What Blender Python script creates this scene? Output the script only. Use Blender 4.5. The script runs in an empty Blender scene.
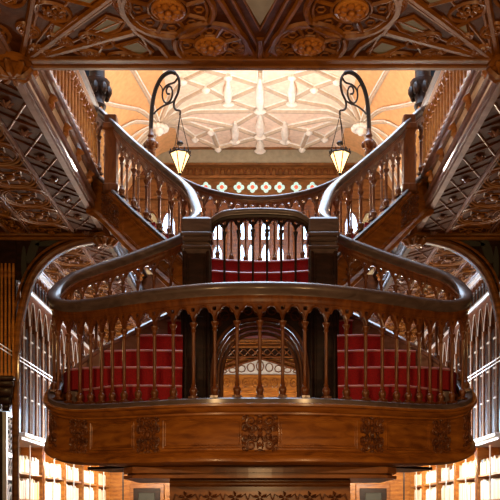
import bpy, math, random
from mathutils import Vector
random.seed(7)
C = bpy.context.scene.collection
EYE = 1.6            # heights below are written from eye level; build() adds this
PI = math.pi
MIR = False          # True while the right-hand twin of a piece is built

# ------------------------------------------------------------------ materials
def new_mat(name):
    m = bpy.data.materials.new(name); m.use_nodes = True
    nt = m.node_tree; b = nt.nodes['Principled BSDF']
    return m, nt, b
def setp(b, **k):
    for a, v in k.items():
        b.inputs[a.replace('_', ' ')].default_value = v
def wood(name, c0, c1, c2, rough=.32, coat=.5, stretch=(1.5, 2.5, 4), bump=.15, bscale=60, carve=0.0, spec=.4):
    m, nt, b = new_mat(name); N = nt.nodes; L = nt.links
    tc = N.new('ShaderNodeTexCoord'); mp = N.new('ShaderNodeMapping'); mp.inputs['Scale'].default_value = stretch
    L.new(tc.outputs['Object'], mp.inputs['Vector'])
    n1 = N.new('ShaderNodeTexNoise'); n1.inputs['Scale'].default_value = 3.0; n1.inputs['Detail'].default_value = 6; n1.inputs['Distortion'].default_value = 1.2
    L.new(mp.outputs[0], n1.inputs['Vector'])
    wv = N.new('ShaderNodeTexWave'); wv.inputs['Scale'].default_value = .8; wv.inputs['Distortion'].default_value = 9; wv.inputs['Detail'].default_value = 3
    wv.bands_direction = 'Z'
    L.new(mp.outputs[0], wv.inputs['Vector'])
    mx = N.new('ShaderNodeMix'); mx.data_type = 'FLOAT'; mx.inputs[0].default_value = .12
    L.new(n1.outputs['Fac'], mx.inputs[2]); L.new(wv.outputs['Fac'], mx.inputs[3])
    cr = N.new('ShaderNodeValToRGB'); e = cr.color_ramp.elements
    e[0].position = .28; e[0].color = (*c0, 1); e[1].position = .75; e[1].color = (*c2, 1)
    k = cr.color_ramp.elements.new(.5); k.color = (*c1, 1)
    L.new(mx.outputs[0], cr.inputs[0]); L.new(cr.outputs[0], b.inputs['Base Color'])
    n2 = N.new('ShaderNodeTexNoise'); n2.inputs['Scale'].default_value = bscale; n2.inputs['Detail'].default_value = 3
    L.new(tc.outputs['Object'], n2.inputs['Vector'])
    bp = N.new('ShaderNodeBump'); bp.inputs['Strength'].default_value = bump; bp.inputs['Distance'].default_value = .01
    L.new(n2.outputs['Fac'], bp.inputs['Height'])
    if carve:
        vo = N.new('ShaderNodeTexVoronoi'); vo.feature = 'SMOOTH_F1'; vo.inputs['Scale'].default_value = 14
        L.new(tc.outputs['Object'], vo.inputs['Vector'])
        b2 = N.new('ShaderNodeBump'); b2.inputs['Strength'].default_value = carve; b2.inputs['Distance'].default_value = .03
        L.new(vo.outputs['Distance'], b2.inputs['Height']); L.new(bp.outputs[0], b2.inputs['Normal'])
        L.new(b2.outputs[0], b.inputs['Normal'])
    else:
        L.new(bp.outputs[0], b.inputs['Normal'])
    setp(b, Roughness=rough, Coat_Weight=coat, Coat_Roughness=.18, Specular_IOR_Level=spec)
    return m
def plain(name, c, rough=.5, metal=0, coat=0, var=.12, scale=12, bump=.05):
    m, nt, b = new_mat(name); N = nt.nodes; L = nt.links
    tc = N.new('ShaderNodeTexCoord'); n = N.new('ShaderNodeTexNoise'); n.inputs['Scale'].default_value = scale; n.inputs['Detail'].default_value = 4
    L.new(tc.outputs['Object'], n.inputs['Vector'])
    cr = N.new('ShaderNodeValToRGB'); e = cr.color_ramp.elements
    e[0].position = .3; e[0].color = (*[x*(1-var) for x in c], 1); e[1].position = .7; e[1].color = (*[min(1, x*(1+var)) for x in c], 1)
    L.new(n.outputs['Fac'], cr.inputs[0]); L.new(cr.outputs[0], b.inputs['Base Color'])
    bp = N.new('ShaderNodeBump'); bp.inputs['Strength'].default_value = bump; L.new(n.outputs['Fac'], bp.inputs['Height']); L.new(bp.outputs[0], b.inputs['Normal'])
    setp(b, Roughness=rough, Metallic=metal, Coat_Weight=coat)
    return m
def emis(name, c, s):
    m, nt, b = new_mat(name)
    setp(b, Base_Color=(*c, 1), Emission_Color=(*c, 1), Emission_Strength=s, Roughness=.4)
    return m
W_RAIL = wood('handrail_wood', (.06, .036, .028), (.10, .064, .052), (.15, .10, .085), rough=.45, coat=.6, bump=.03)
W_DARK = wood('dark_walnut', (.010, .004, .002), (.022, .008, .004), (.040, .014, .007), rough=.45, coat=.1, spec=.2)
W_BAL = wood('baluster_wood', (.08, .021, .004), (.15, .043, .008), (.23, .075, .014), rough=.34, coat=.3, stretch=(5, 5, 1.2))
W_PANEL = wood('panel_wood', (.16, .045, .005), (.31, .1, .011), (.44, .16, .02), rough=.38, coat=.25, stretch=(1.2, 2, 5))
W_CARVE = wood('carved_wood', (.07, .02, .005), (.15, .045, .011), (.25, .08, .02), rough=.42, coat=.2, bump=.4, bscale=90)
W_SOFF = wood('shaded_ceiling_wood', (.035, .009, .002), (.07, .019, .004), (.12, .036, .008), rough=.55, coat=0, carve=.1, spec=.15)  # base darkened to carry the shadow in the ceiling recesses
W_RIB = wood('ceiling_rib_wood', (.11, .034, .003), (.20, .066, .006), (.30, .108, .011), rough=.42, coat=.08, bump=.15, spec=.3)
W_BEAM = wood('beam_wood', (.14, .065, .045), (.2, .1, .075), (.27, .15, .12), rough=.28, coat=1.0, bump=.04)
W_GOLD = wood('golden_wood', (.24, .075, .009), (.42, .15, .02), (.56, .24, .04), rough=.42, coat=.15)
CREAMP = plain('cream_plaster', (.78, .62, .46), .7)
ORANGE = plain('peach_plaster', (.74, .42, .2), .75)
PINK = plain('vault_plaster', (.84, .68, .58), .75)
RIBM = plain('vault_rib_paint', (.52, .43, .34), .6)
BOSSM = plain('white_boss_paint', (.85, .84, .82), .5)
OLIVE = plain('olive_panel', (.17, .15, .085), .6, coat=.2)
GREYP = plain('grey_green_band', (.3, .27, .2), .6)
OLIVE2 = plain('khaki_panel', (.42, .38, .24), .6)
DKGREEN = plain('dark_green_panel', (.035, .035, .025), .6)
RED = plain('red_carpet', (.26, .003, .008), .95, var=.25, scale=80, bump=.3)
NOSE = plain('stair_nosing', (.50, .2, .2), .35, coat=.3)
IRON = plain('wrought_iron', (.03, .022, .02), .4, metal=.7)
BRASS = plain('brass', (.6, .42, .2), .3, metal=1)
PALE = plain('pale_sheen_paint', (.74, .76, .80), .3, coat=.6)  # daylight reflected on glossy wood, put into a pale base colour
FLOORM = wood('floor_wood', (.05, .02, .01), (.1, .045, .02), (.16, .075, .035), rough=.4)
W_BROWN = wood('brown_wood', (.12, .045, .012), (.2, .08, .024), (.3, .125, .04), rough=.5, coat=0, spec=.2)
DARKBACK = plain('dark_cabinet_back', (.012, .006, .004), .4, coat=.3)
SKY = emis('skylight_glass', (.6, .77, 1), 14)
WIN = emis('daylight_glass', (.5, .72, 1), 4)
FILLWIN = emis('fill_window_glass', (.6, .76, 1), 34)  # glow for the added ground windows that throw cool light on the cabinets
LAMPG = emis('lantern_glass', (1, .62, .27), 3)
AQUA = emis('aqua_glass', (.45, .68, .66), .55)
ROSE = emis('red_glass', (.75, .12, .06), .6)
BULB = emis('bulb', (1, .62, .25), 25)
BOOKM = [plain('book_%s' % n, c, .6) for n, c in (('ivory', (.8, .72, .58)), ('white', (.85, .82, .76)), ('tan', (.66, .5, .3)), ('grey', (.5, .5, .52)), ('blue', (.08, .16, .3)), ('yellow', (.75, .48, .08)), ('red', (.5, .08, .04)), ('brown', (.25, .12, .06)))]

# ------------------------------------------------------------------ mesh builder
class MB:
    def __init__(s): s.v = []; s.f = []
    def add(s, vs, fs):
        o = len(s.v); s.v += [tuple(p) for p in vs]; s.f += [tuple(i+o for i in q) for q in fs]; return s
    def box(s, x0, x1, y0, y1, z0, z1, bev=0):
        if bev:
            b = min(bev, (x1-x0)/2.2, (y1-y0)/2.2, (z1-z0)/2.2)
            ring = lambda i, z: [(x0+i+b, y0+i, z), (x1-i-b, y0+i, z), (x1-i, y0+i+b, z), (x1-i, y1-i-b, z), (x1-i-b, y1-i, z), (x0+i+b, y1-i, z), (x0+i, y1-i-b, z), (x0+i, y0+i+b, z)]
            R = [ring(b*.8, z0), ring(0, z0+b), ring(0, z1-b), ring(b*.8, z1)]
            vs = sum(R, []); fs = [tuple(range(7, -1, -1)), tuple(range(24, 32))]
            for k in range(3):
                for i in range(8): j = (i+1) % 8; fs.append((k*8+i, k*8+j, k*8+8+j, k*8+8+i))
            return s.add(vs, fs)
        vs = [(x, y, z) for z in (z0, z1) for x, y in ((x0, y0), (x1, y0), (x1, y1), (x0, y1))]
        return s.add(vs, [(3, 2, 1, 0), (4, 5, 6, 7), (0, 1, 5, 4), (1, 2, 6, 5), (2, 3, 7, 6), (3, 0, 4, 7)])
    def prism(s, poly, z0, z1):
        n = len(poly)
        vs = [(x, y, z0) for x, y in poly]+[(x, y, z1) for x, y in poly]
        return s.add(vs, [tuple(range(n-1, -1, -1)), tuple(range(n, 2*n))]+[(i, (i+1) % n, n+(i+1) % n, n+i) for i in range(n)])
    def tube(s, pts, r, n=6, closed=False, flat=1.0):
        P = [Vector(p) for p in pts]; m = len(P)
        if m < 2: return s
        rr = r if isinstance(r, (list, tuple)) else [r]*m
        T = []
        for i in range(m):
            if closed: t = P[(i+1) % m]-P[i-1]
            else: t = P[min(i+1, m-1)]-P[max(i-1, 0)]
            T.append(t.normalized() if t.length > 1e-9 else Vector((0, 0, 1)))
        ref = Vector((0, 0, 1)) if abs(T[0].z) < .9 else Vector((0, 1, 0))
        nrm = (ref-T[0]*ref.dot(T[0])).normalized(); vs = []
        for i in range(m):
            nrm = nrm-T[i]*nrm.dot(T[i])
            if nrm.length < 1e-6: nrm = T[i].orthogonal()
            nrm.normalize(); bn = T[i].cross(nrm)
            for k in range(n):
                a = 2*PI*k/n
                vs.append(P[i]+(nrm*math.sin(a)*flat+bn*math.cos(a))*rr[i])
        fs = []
        for i in range(m if closed else m-1):
            j = (i+1) % m
            for k in range(n): l = (k+1) % n; fs.append((i*n+k, i*n+l, j*n+l, j*n+k))
        if not closed: fs += [tuple(range(n-1, -1, -1)), tuple((m-1)*n+k for k in range(n))]
        return s.add(vs, fs)
    def lathe(s, prof, c=(0, 0, 0), n=10, rot=0):
        vs = []
        for r, z in prof:
            for k in range(n):
                a = 2*PI*k/n+rot; vs.append((c[0]+r*math.cos(a), c[1]+r*math.sin(a), c[2]+z))
        m = len(prof); fs = []
        for i in range(m-1):
            for k in range(n): l = (k+1) % n; fs.append((i*n+k, i*n+l, (i+1)*n+l, (i+1)*n+k))
        fs += [tuple(range(n-1, -1, -1)), tuple((m-1)*n+k for k in range(n))]
        return s.add(vs, fs)
    def ell(s, c, r, n=8, m=5):
        prof = [(math.sin(PI*i/m) if 0 < i < m else .02, -math.cos(PI*i/m)) for i in range(m+1)]
        t = MB().lathe(prof, n=n)
        return s.add([(c[0]+x*r[0], c[1]+y*r[1], c[2]+z*r[2]) for x, y, z in t.v], t.f)
    def sweep(s, fr, prof, closed=False):
        n = len(prof); vs = []
        for P, N, U in fr:
            for w, v in prof: vs.append(P+N*w+U*v)
        m = len(fr); fs = []
        for i in range(m if closed else m-1):
            j = (i+1) % m
            for k in range(n): l = (k+1) % n; fs.append((i*n+k, i*n+l, j*n+l, j*n+k))
        if not closed: fs += [tuple(range(n-1, -1, -1)), tuple((m-1)*n+k for k in range(n))]
        return s.add(vs, fs)
    def strip(s, rows, fn, d0, d1):
        """solid plate; rows = (a, b0, b1); fn(a, b, d) gives the point"""
        vs = []
        for a, b0, b1 in rows: vs += [fn(a, b0, d0), fn(a, b1, d0), fn(a, b1, d1), fn(a, b0, d1)]
        fs = [(3, 2, 1, 0), tuple(len(vs)-4+i for i in range(4))]
        for i in range(len(rows)-1):
            o = i*4
            for k in range(4): l = (k+1) % 4; fs.append((o+k, o+l, o+4+l, o+4+k))
        return s.add(vs, fs)
    def map(s, fn): s.v = [tuple(fn(*p)) for p in s.v]; return s
    def build(s, name, mat, parent=None, smooth=False, loc=None):
        import bmesh
        sx = -1 if MIR else 1
        off = Vector((0, 0, 0))
        if parent is not None:
            q = parent
            while q is not None: off += q.location; q = q.parent
        base = Vector(loc) if loc else Vector((0, 0, 0))
        base_w = Vector((base.x*sx, base.y, base.z+(EYE if loc else 0)))
        vs = [(x*sx-off.x-(base_w.x-off.x if loc else 0), y-off.y-(base_w.y-off.y if loc else 0), z+EYE-off.z-(base_w.z-off.z if loc else 0)) for x, y, z in s.v]
        me = bpy.data.meshes.new(name); me.from_pydata(vs, [], s.f); me.update()
        bm = bmesh.new(); bm.from_mesh(me); bmesh.ops.recalc_face_normals(bm, faces=bm.faces); bm.to_mesh(me); bm.free()
        if smooth:
            me.polygons.foreach_set('use_smooth', [True]*len(me.polygons))
            me.set_sharp_from_angle(angle=math.radians(40))
        me.materials.append(mat)
        o = bpy.data.objects.new(name, me); C.objects.link(o)
        if parent is not None: o.parent = parent
        if loc: o.location = base_w-off
        return o
def thing(name, label, cat, loc, group=None):
    o = bpy.data.objects.new(name, None); C.objects.link(o); o.empty_display_size = .1
    sx = -1 if MIR else 1
    o.location = (loc[0]*sx, loc[1], loc[2]+EYE); o['label'] = label; o['category'] = cat
    if group: o['group'] = group
    return o
def tag(o, label, cat, group=None):
    o['label'] = label; o['category'] = cat
    if group: o['group'] = group
    return o
def struct(o): o['kind'] = 'structure'; return o
def srt(name):                       # structure parent
    o = bpy.data.objects.new(name, None); C.objects.link(o); o['kind'] = 'structure'; return o
def inst(src, loc, parent=None, rotz=0, scale=None):
    """a copy of a one-mesh part at a place given from eye level"""
    c = src.copy(); C.objects.link(c); c.parent = parent
    off = Vector((0, 0, 0)); q = parent
    while q is not None: off += q.location; q = q.parent
    sx = -1 if MIR else 1
    c.location = Vector((loc[0]*sx, loc[1], loc[2]+EYE))-off; c.rotation_euler = (0, 0, rotz*sx)
    if scale: c.scale = scale
    return c
def drop(o): bpy.data.objects.remove(o)
def SIDE(): return 'right' if MIR else 'left'
def P(px, py, Y): return Vector(((px-260)*Y/800, Y, (512-py)*Y/800))
def seg(a, b, n): return [tuple(a[i]+(b[i]-a[i])*k/n for i in range(3)) for k in range(n+1)]
def circ(cx, cy, z, r, n=24, ry=None): return [(cx+r*math.cos(2*PI*k/n), cy+(ry or r)*math.sin(2*PI*k/n), z) for k in range(n)]

class Path:
    def __init__(s, ctrl, n=12):
        K = [Vector(p) for p in ctrl]; K = [K[0]*2-K[1]]+K+[K[-1]*2-K[-2]]
        s.p = []
        for i in range(1, len(K)-2):
            a, b, c, d = K[i-1:i+3]
            for k in range(n):
                t = k/n
                s.p.append(.5*((2*b)+(c-a)*t+(2*a-5*b+4*c-d)*t*t+(3*b-a-3*c+d)*t**3))
        s.p.append(K[-2]); s.L = [0]
        for i in range(1, len(s.p)): s.L.append(s.L[-1]+(s.p[i]-s.p[i-1]).xy.length)
        s.len = s.L[-1]
    def pos(s, u):
        L = s.L
        if u <= 0: i = 0
        elif u >= s.len: i = len(L)-2
        else:
            lo, hi = 0, len(L)-1
            while hi-lo > 1:
                m = (lo+hi)//2
                if L[m] <= u: lo = m
                else: hi = m
            i = lo
        t = (u-L[i])/max(1e-9, L[i+1]-L[i])
        return s.p[i].lerp(s.p[i+1], t)
    def nrm(s, u):
        a = s.pos(max(0, u-.03)); b = s.pos(min(s.len, u+.03)); t = (b-a).xy
        t.normalize(); return Vector((t.y, -t.x, 0))
    def map(s, u, v, w): return s.pos(u)+s.nrm(u)*w+Vector((0, 0, v))
    def frames(s, u0, u1, step=.04):
        n = max(2, int((u1-u0)/step)); r = []
        for k in range(n+1):
            u = u0+(u1-u0)*k/n; r.append((s.pos(u), s.nrm(u), Vector((0, 0, 1))))
        return r
    def u_at(s, x, first=True):
        for i in range(len(s.p)-1):
            if (s.p[i].x-x)*(s.p[i+1].x-x) <= 0 and not first: return s.L[i]
        return min(range(len(s.p)), key=lambda i: abs(s.p[i].x-x))

BAL_PROF = [(.036, 0), (.036, .02), (.026, .03), (.03, .05), (.036, .068), (.03, .088), (.018, .105), (.02, .118), (.014, .13), (.0135, .2), (.015, .42), (.0165, .6), (.0165, .6)]
def baluster_mesh(h, k=1.0, n=10):
    """turned colonette with bulbous foot and bell capital, h = height of its capital top"""
    m = MB()
    pr = [(.036, 0), (.036, .022), (.025, .03), (.029, .05), (.035, .066), (.029, .086), (.017, .102), (.021, .112), (.015, .124), (.0135, .2), (.0155, h*.5), (.0145, h-.09), (.016, h-.075), (.022, h-.068), (.017, h-.058), (.018, h-.04), (.028, h-.018), (.032, h-.012), (.032, h)]
    m.lathe([(r*k, z) for r, z in pr], n=n)
    m.box(-.034*k, .034*k, -.034*k, .034*k, 0, .02)
    return m
def arch_y(t, rise, cusp=.16):
    a = 1-abs(2*t-1)
    y = (1-(1-a)**1.9)**.75 if a > 0 else 0
    for c in (.24, .76): y -= cusp*math.exp(-((t-c)/.055)**2)
    return max(0, y)*rise
def tracery(m, path, u0, u1, v0, vt, rise, th=.016, holes=True, n=22):
    """pierced band of cusped pointed arches between two balusters; vt = top of the band"""
    L = u1-u0; fn = lambda a, b, d: path.map(a, b, d)
    hw = .16; hb = v0+(vt-v0)*.62; ht = v0+(vt-v0)*.84
    def rows(t0, t1, lo, hi, k):
        return [(u0+L*(t0+(t1-t0)*i/k), lo(t0+(t1-t0)*i/k), hi(t0+(t1-t0)*i/k)) for i in range(k+1)]
    ay = lambda t: v0+arch_y(t, rise)
    if holes:
        m.strip(rows(hw*.55, 1-hw*.55, ay, lambda t: vt, n), fn, -th, th)
        for a, b in ((0, hw*.55), (1-hw*.55, 1)):
            m.strip(rows(a, b, ay, lambda t: max(hb, ay(t)+.004), 3), fn, -th, th)
            m.strip(rows(a, b, lambda t: max(ht, ay(t)+.006), lambda t: vt, 3), fn, -th, th)
    else:
        m.strip(rows(0, 1, ay, lambda t: vt, n), fn, -th, th)
    # raised roll on both faces following the arch
    for sgn in (1, -1):
        m.tube([path.map(u0+L*i/n, v0+arch_y(i/n, rise, .1)+.012, sgn*th) for i in range(n+1)], .007, 4)
RAILPROF = [(-.03, 0), (.03, 0), (.034, .025), (.055, .045), (.062, .075), (.056, .1), (.035, .117), (0, .122), (-.035, .117), (-.056, .1), (-.062, .075), (-.055, .045), (-.034, .025)]
MOULDPROF = [(-.022, 0), (.022, 0), (.03, .012), (.03, .03), (.04, .045), (.036, .06), (-.036, .06), (-.04, .045), (-.03, .03), (-.03, .012)]
def balustrade(root, path, ranges, H, spacing, mats, capk=.66, kb=1.0, rs=1.0, vary=None):
    """rail, moulding, arches, balusters; path = foot line; H = height of the rail's top"""
    wr, wb = mats
    u0, u1 = ranges
    rail_b = H-.122*rs; mould_b = rail_b-.055*rs
    MB().sweep([(p+Vector((0, 0, rail_b)), n, up) for p, n, up in path.frames(u0, u1)], [(a*rs, b*rs) for a, b in RAILPROF]).build('handrail', wr, root, smooth=True)
    MB().sweep([(p+Vector((0, 0, mould_b)), n, up) for p, n, up in path.frames(u0, u1)], [(a*rs, b*rs) for a, b in MOULDPROF]).build('rail_moulding', wb, root, smooth=True)
    us = [u0]
    while us[-1] < u1: us.append(us[-1]+(vary(path.pos(us[-1])) if vary else spacing))
    q = (u1-u0)/(us[-1]-u0) if us[-1]-u1 < us[1]-us[0]*1 else 1
    us = [u0+(u-u0)*q for u in us]; k = len(us)-1; v0 = H*capk
    t = MB()
    for i in range(k): tracery(t, path, us[i], us[i+1], v0, mould_b+.004, (mould_b-v0)*.86)
    t.build('arch_tracery', wb, root)
    src = baluster_mesh(v0, kb).map(lambda x, y, z: (x, y, z-EYE)).build('baluster', wb, None, smooth=True)
    for i in range(k+1):
        p = path.pos(us[i]); nn = path.nrm(us[i])
        inst(src, p, root, rotz=math.atan2(nn.y, nn.x))
    drop(src)

def scrolls(m, cx, cv, w, h, fn, seed=0, leaf=True):
    """carved cartouche of mirrored C-scrolls and leaves laid on a surface through fn(a, b, d)"""
    def sp(ox, ov, r, turns, a0, dr, sa, sb, t0=.011):
        pts = []; rr_ = []
        for i in range(18):
            t = i/17; a = a0+dr*t*turns*2*PI; q = r*(1-.8*t)
            pts.append(fn(cx+sa*w/2*(ox+q*math.cos(a)), cv+sb*h/2*(ov+q*math.sin(a)), .004+.012*t)); rr_.append(t0*(1-.45*t))
        m.tube(pts, rr_, 5)
    for sa in (1, -1):
        for sb in (1, -1):
            sp(.50, .62, .30, 1.4, PI*1.5, 1, sa, sb)
            sp(.48, .12, .22, 1.2, 0, 1, sa, sb, .009)
            sp(.80, .28, .20, 1.3, PI*.5, -1, sa, sb)
            sp(.30, .26, .20, 1.3, PI, -1, sa, sb, .009)
            sp(.86, .80, .14, 1.1, PI, -1, sa, sb, .008)
            for (x0, y0, x1, y1) in ((.1, .95, .35, .98), (.15, .45, .12, .85), (.62, .05, .5, .35), (.98, .5, .7, .58), (.62, .98, .8, .9), (.05, .1, .12, .3)):
                p = fn(cx+sa*w/2*x0, cv+sb*h/2*y0, .003); q = fn(cx+sa*w/2*(x0+x1)/2, cv+sb*h/2*(y0+y1)/2, .016); z = fn(cx+sa*w/2*x1, cv+sb*h/2*y1, .006)
                m.tube([p, q, z], [.005, .012, .004], 5)
    m.ell(fn(cx, cv, .006), (.02, .02, .03))
    for sb in (1, -1): m.ell(fn(cx, cv+sb*h*.3, .006), (.013, .014, .022)); m.ell(fn(cx, cv+sb*h*.46, .005), (.02, .012, .016))

# ------------------------------------------------------------------ the staircase front landing
RT = .957     # rail top above foot
half = [P(-260+520-0, 0, 1)]
def pr(px, py, Y): p = P(px, py, Y); return (p.x, p.y, p.z-RT)
lh = [(-.70, 8.40, 3.0-RT), pr(185, 230, 8.38), pr(170, 238, 8.3), pr(136, 250.7, 8.18), pr(102, 262, 8.03), (-1.85, 7.88, 2.36-RT), (-1.955, 7.72, 2.20-RT), (-1.945, 7.56, 2.06-RT), (-1.86, 7.46, 1.99-RT), (-1.70, 7.37, 1.95-RT), (-1.42, 7.18, 1.925-RT), (-1.12, 6.96, 1.91-RT), (-.76, 6.78, 1.905-RT), (-.38, 6.65, .945)]
full = lh+[(0, 6.6, .94)]+[(-x, y, z) for x, y, z in reversed(lh)]
FP = Path(full)
def u_near(path, x, y): 
    i = min(range(len(path.p)), key=lambda i: (path.p[i].x-x)**2+(path.p[i].y-y)**2); return path.L[i]
LB = thing('landing_balustrade', 'curved carved wooden balustrade bulging forward around the front landing, with slender turned balusters', 'balustrade', (0, 6.6, .94))
balustrade(LB, FP, (.06, FP.len-.06), RT, .188, (W_RAIL, W_BAL), capk=.665, vary=lambda p: .192-.05*max(0, min(1, (abs(p.x)-.8)/.6)))
# foot strip
MB().sweep(FP.frames(.02, FP.len-.02), [(-.06, -.05), (.06, -.05), (.06, -.012), (.045, 0), (-.045, 0), (-.06, -.012)]).build('base_rail', W_RAIL, LB, smooth=True)
# wing strings (behind the flights)
ua = u_near(FP, -1.89, 7.72); ub = FP.len-ua
for k, (a, b) in enumerate(((.02, ua+.1), (ub-.1, FP.len-.02))):
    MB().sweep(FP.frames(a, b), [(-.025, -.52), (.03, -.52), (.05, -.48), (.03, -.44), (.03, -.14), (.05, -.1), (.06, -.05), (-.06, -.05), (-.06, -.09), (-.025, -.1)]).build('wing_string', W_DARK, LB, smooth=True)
AP = thing('landing_apron', 'curved golden-brown panelled wooden apron with carved cartouches below the landing balustrade', 'apron', (0, 6.6, .39))
a0, a1 = ua-.12, ub+.12
fr = FP.frames(a0, a1, .03)
MB().sweep(fr, [(-.05, -.05), (.085, -.05), (.1, -.058), (.1, -.075), (.085, -.085), (.082, -.1), (.064, -.118), (.05, -.125), (-.05, -.125)])  .build('top_moulding', W_PANEL, AP, smooth=True)
MB().sweep(fr, [(-.05, -.125), (.05, -.125), (.05, -.14), (.03, -.15), (.026, -.155), (.026, -.43), (.032, -.437), (.05, -.445), (-.05, -.445)]).build('panel', W_PANEL, AP, smooth=True)
MB().sweep(fr, [(-.05, -.445), (.05, -.445), (.062, -.455), (.058, -.47), (.078, -.485), (.09, -.505), (.09, -.53), (.07, -.545), (.03, -.555), (-.05, -.555)]).build('bottom_moulding', W_PANEL, AP, smooth=True)
uc = FP.len/2
fa = lambda a, b, d: FP.map(a, b, .026+d)
cart = [uc, u_near(FP, -.96, 6.87), u_near(FP, .96, 6.87), u_near(FP, -1.63, 7.35), u_near(FP, 1.63, 7.35), u_near(FP, -1.86, 7.58)-.02, u_near(FP, 1.86, 7.58)+.02]
for i, u in enumerate(cart):
    m = MB(); scrolls(m, u, -.293, .29 if i == 0 else .23, .31, fa, seed=i); m.build('carved_cartouche', W_CARVE, AP, smooth=True)
order = sorted(cart)
for i in range(len(order)-1):
    a, b = order[i]+.15, order[i+1]-.15
    if b-a < .12: continue
    m = MB()
    for inset, r in ((0, .008), (.02, .005)):
        pts = [fa(a+inset+(b-a-2*inset)*k/14, -.175-inset, .002) for k in range(15)]+[fa(b-inset-(b-a-2*inset)*k/14, -.41+inset, .002) for k in range(15)]
        m.tube(pts, r, 5, closed=True)
    m.build('panel_bead', W_PANEL, AP, smooth=True)

# landing floor and its stepped underside
LD = thing('stair_landing', 'wooden landing platform inside the bulging balustrade, its stepped moulded underside showing', 'landing', (0, 7.1, .3))
inner = [FP.map(a0+(a1-a0)*k/60, 0, -.03) for k in range(61)]
poly = [(p.x, p.y) for p in inner]
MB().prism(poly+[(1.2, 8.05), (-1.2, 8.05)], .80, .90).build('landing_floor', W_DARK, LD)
ins = [FP.map(a0+(a1-a0)*k/60, 0, -.25) for k in range(61)]
def cl(p, lim, add): return (max(-lim, min(lim, p.x)), p.y+add)
def bandpoly(lim, ybase, r=.12, bul=.12):
    pts = []
    for k in range(25):
        x = -lim+2*lim*k/24; e = max(0, abs(x)-(lim-r)); pts.append((x, ybase+bul*(x/lim)**2+ (r-math.sqrt(max(0, r*r-e*e)))))
    return pts+[(lim, 8.0), (-lim, 8.0)]
ins = [FP.map(a0+(a1-a0)*k/60, 0, -.10) for k in range(61)]
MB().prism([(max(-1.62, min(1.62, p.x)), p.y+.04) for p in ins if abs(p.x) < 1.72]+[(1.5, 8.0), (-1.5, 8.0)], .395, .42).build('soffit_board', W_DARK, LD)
m = MB(); m.prism(bandpoly(1.20, 6.80), .335, .39); m.prism(bandpoly(1.17, 6.84), .315, .336); m.prism(bandpoly(1.20, 6.79), .29, .316); m.build('soffit_moulding', W_PANEL, LD)

# ------------------------------------------------------------------ newels, arch under the centre
def newel():
    N = thing('newel_post', 'dark square newel post with moulded cap, %s of the two flanking the arch' % SIDE(), 'newel post', (-.635, 8.1, .94))
    x, y = -.635, 8.1
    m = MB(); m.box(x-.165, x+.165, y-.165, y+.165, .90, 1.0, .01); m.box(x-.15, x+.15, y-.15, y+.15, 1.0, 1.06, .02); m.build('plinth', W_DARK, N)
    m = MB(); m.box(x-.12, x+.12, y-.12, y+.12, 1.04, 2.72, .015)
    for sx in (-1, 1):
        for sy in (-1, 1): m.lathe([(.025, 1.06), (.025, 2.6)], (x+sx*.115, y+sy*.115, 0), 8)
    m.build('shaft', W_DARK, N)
    m = MB()
    m.box(x-.075, x+.075, y-.128, y-.118, 1.15, 1.95, .004); m.box(x-.075, x+.075, y-.128, y-.118, 2.05, 2.55, .004); m.build('face_panel', W_DARK, N)
    m = MB()
    for z0, z1, h in ((2.58, 2.63, .135), (2.63, 2.66, .15), (2.66, 2.7, .13), (2.70, 2.75, .14), (2.75, 2.79, .158), (2.79, 2.93, .15), (2.905, 2.94, .14)): m.box(x-h, x+h, y-h, y+h, z0, z1, .012)
    m.build('cap', W_RAIL, N)
for MIR in (False, True): newel()
MIR = False
def arch_pt(t, hw, spring, rise):           # t 0..1 left to right
    a = PI*(1-t); c = math.cos(a); s_ = math.sin(a)
    return (hw*math.copysign(abs(c)**.8, c), spring+rise*abs(s_)**.82)
AR = thing('stair_arch', 'dark carved wooden arch between the newel posts, opening below the centre stairs', 'arch', (0, 8.05, .9))
rows = []
for k in range(41):
    x, z = arch_pt(k/40, .47, 1.3, .62); rows.append((x, z, 2.13))
m = MB().strip([(-.5, .94, 2.13), (-.471, .94, 2.13)], lambda a, b, d: (a, d, b), 8.06, 8.16).strip(rows, lambda a, b, d: (a, d, b), 8.06, 8.16).strip([(.471, .94, 2.13), (.5, .94, 2.13)], lambda a, b, d: (a, d, b), 8.06, 8.16)
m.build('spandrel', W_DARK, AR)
for i, (hw, rs, y, r) in enumerate(((.49, .64, 8.045, .018), (.455, .6, 8.08, .016), (.425, .565, 8.12, .018), (.395, .53, 8.2, .02))):
    pts = [(-hw, y, .94)]+[(arch_pt(k/36, hw, 1.3, rs)[0], y, arch_pt(k/36, hw, 1.3, rs)[1]) for k in range(37)]+[(hw, y, .94)]
    MB().tube(pts, r, 6).build('archivolt', W_BAL, AR, smooth=True)
for sx in (-1, 1):
    m = MB()
    m.tube([(sx*.44, 8.056, 1.86), (sx*.36, 8.056, 1.98), (sx*.12, 8.056, 2.03)], .006, 4)
    for (cx, cz, r) in ((.36, 1.98, .05), (.43, 1.9, .035), (.27, 2.04, .035), (.12, 2.03, .045)):
        m.tube([(sx*cx+r*math.cos(2*PI*k/12), 8.055, cz+r*math.sin(2*PI*k/12)) for k in range(12)], .008, 4, closed=True)
    m.build('spandrel_carving', W_BAL, AR)
m = MB(); m.tube([(.06*math.cos(2*PI*k/12), 8.055, 2.03+.06*math.sin(2*PI*k/12)) for k in range(12)], .008, 4, closed=True)
m.build('keystone_ring', W_BAL, AR)
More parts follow.
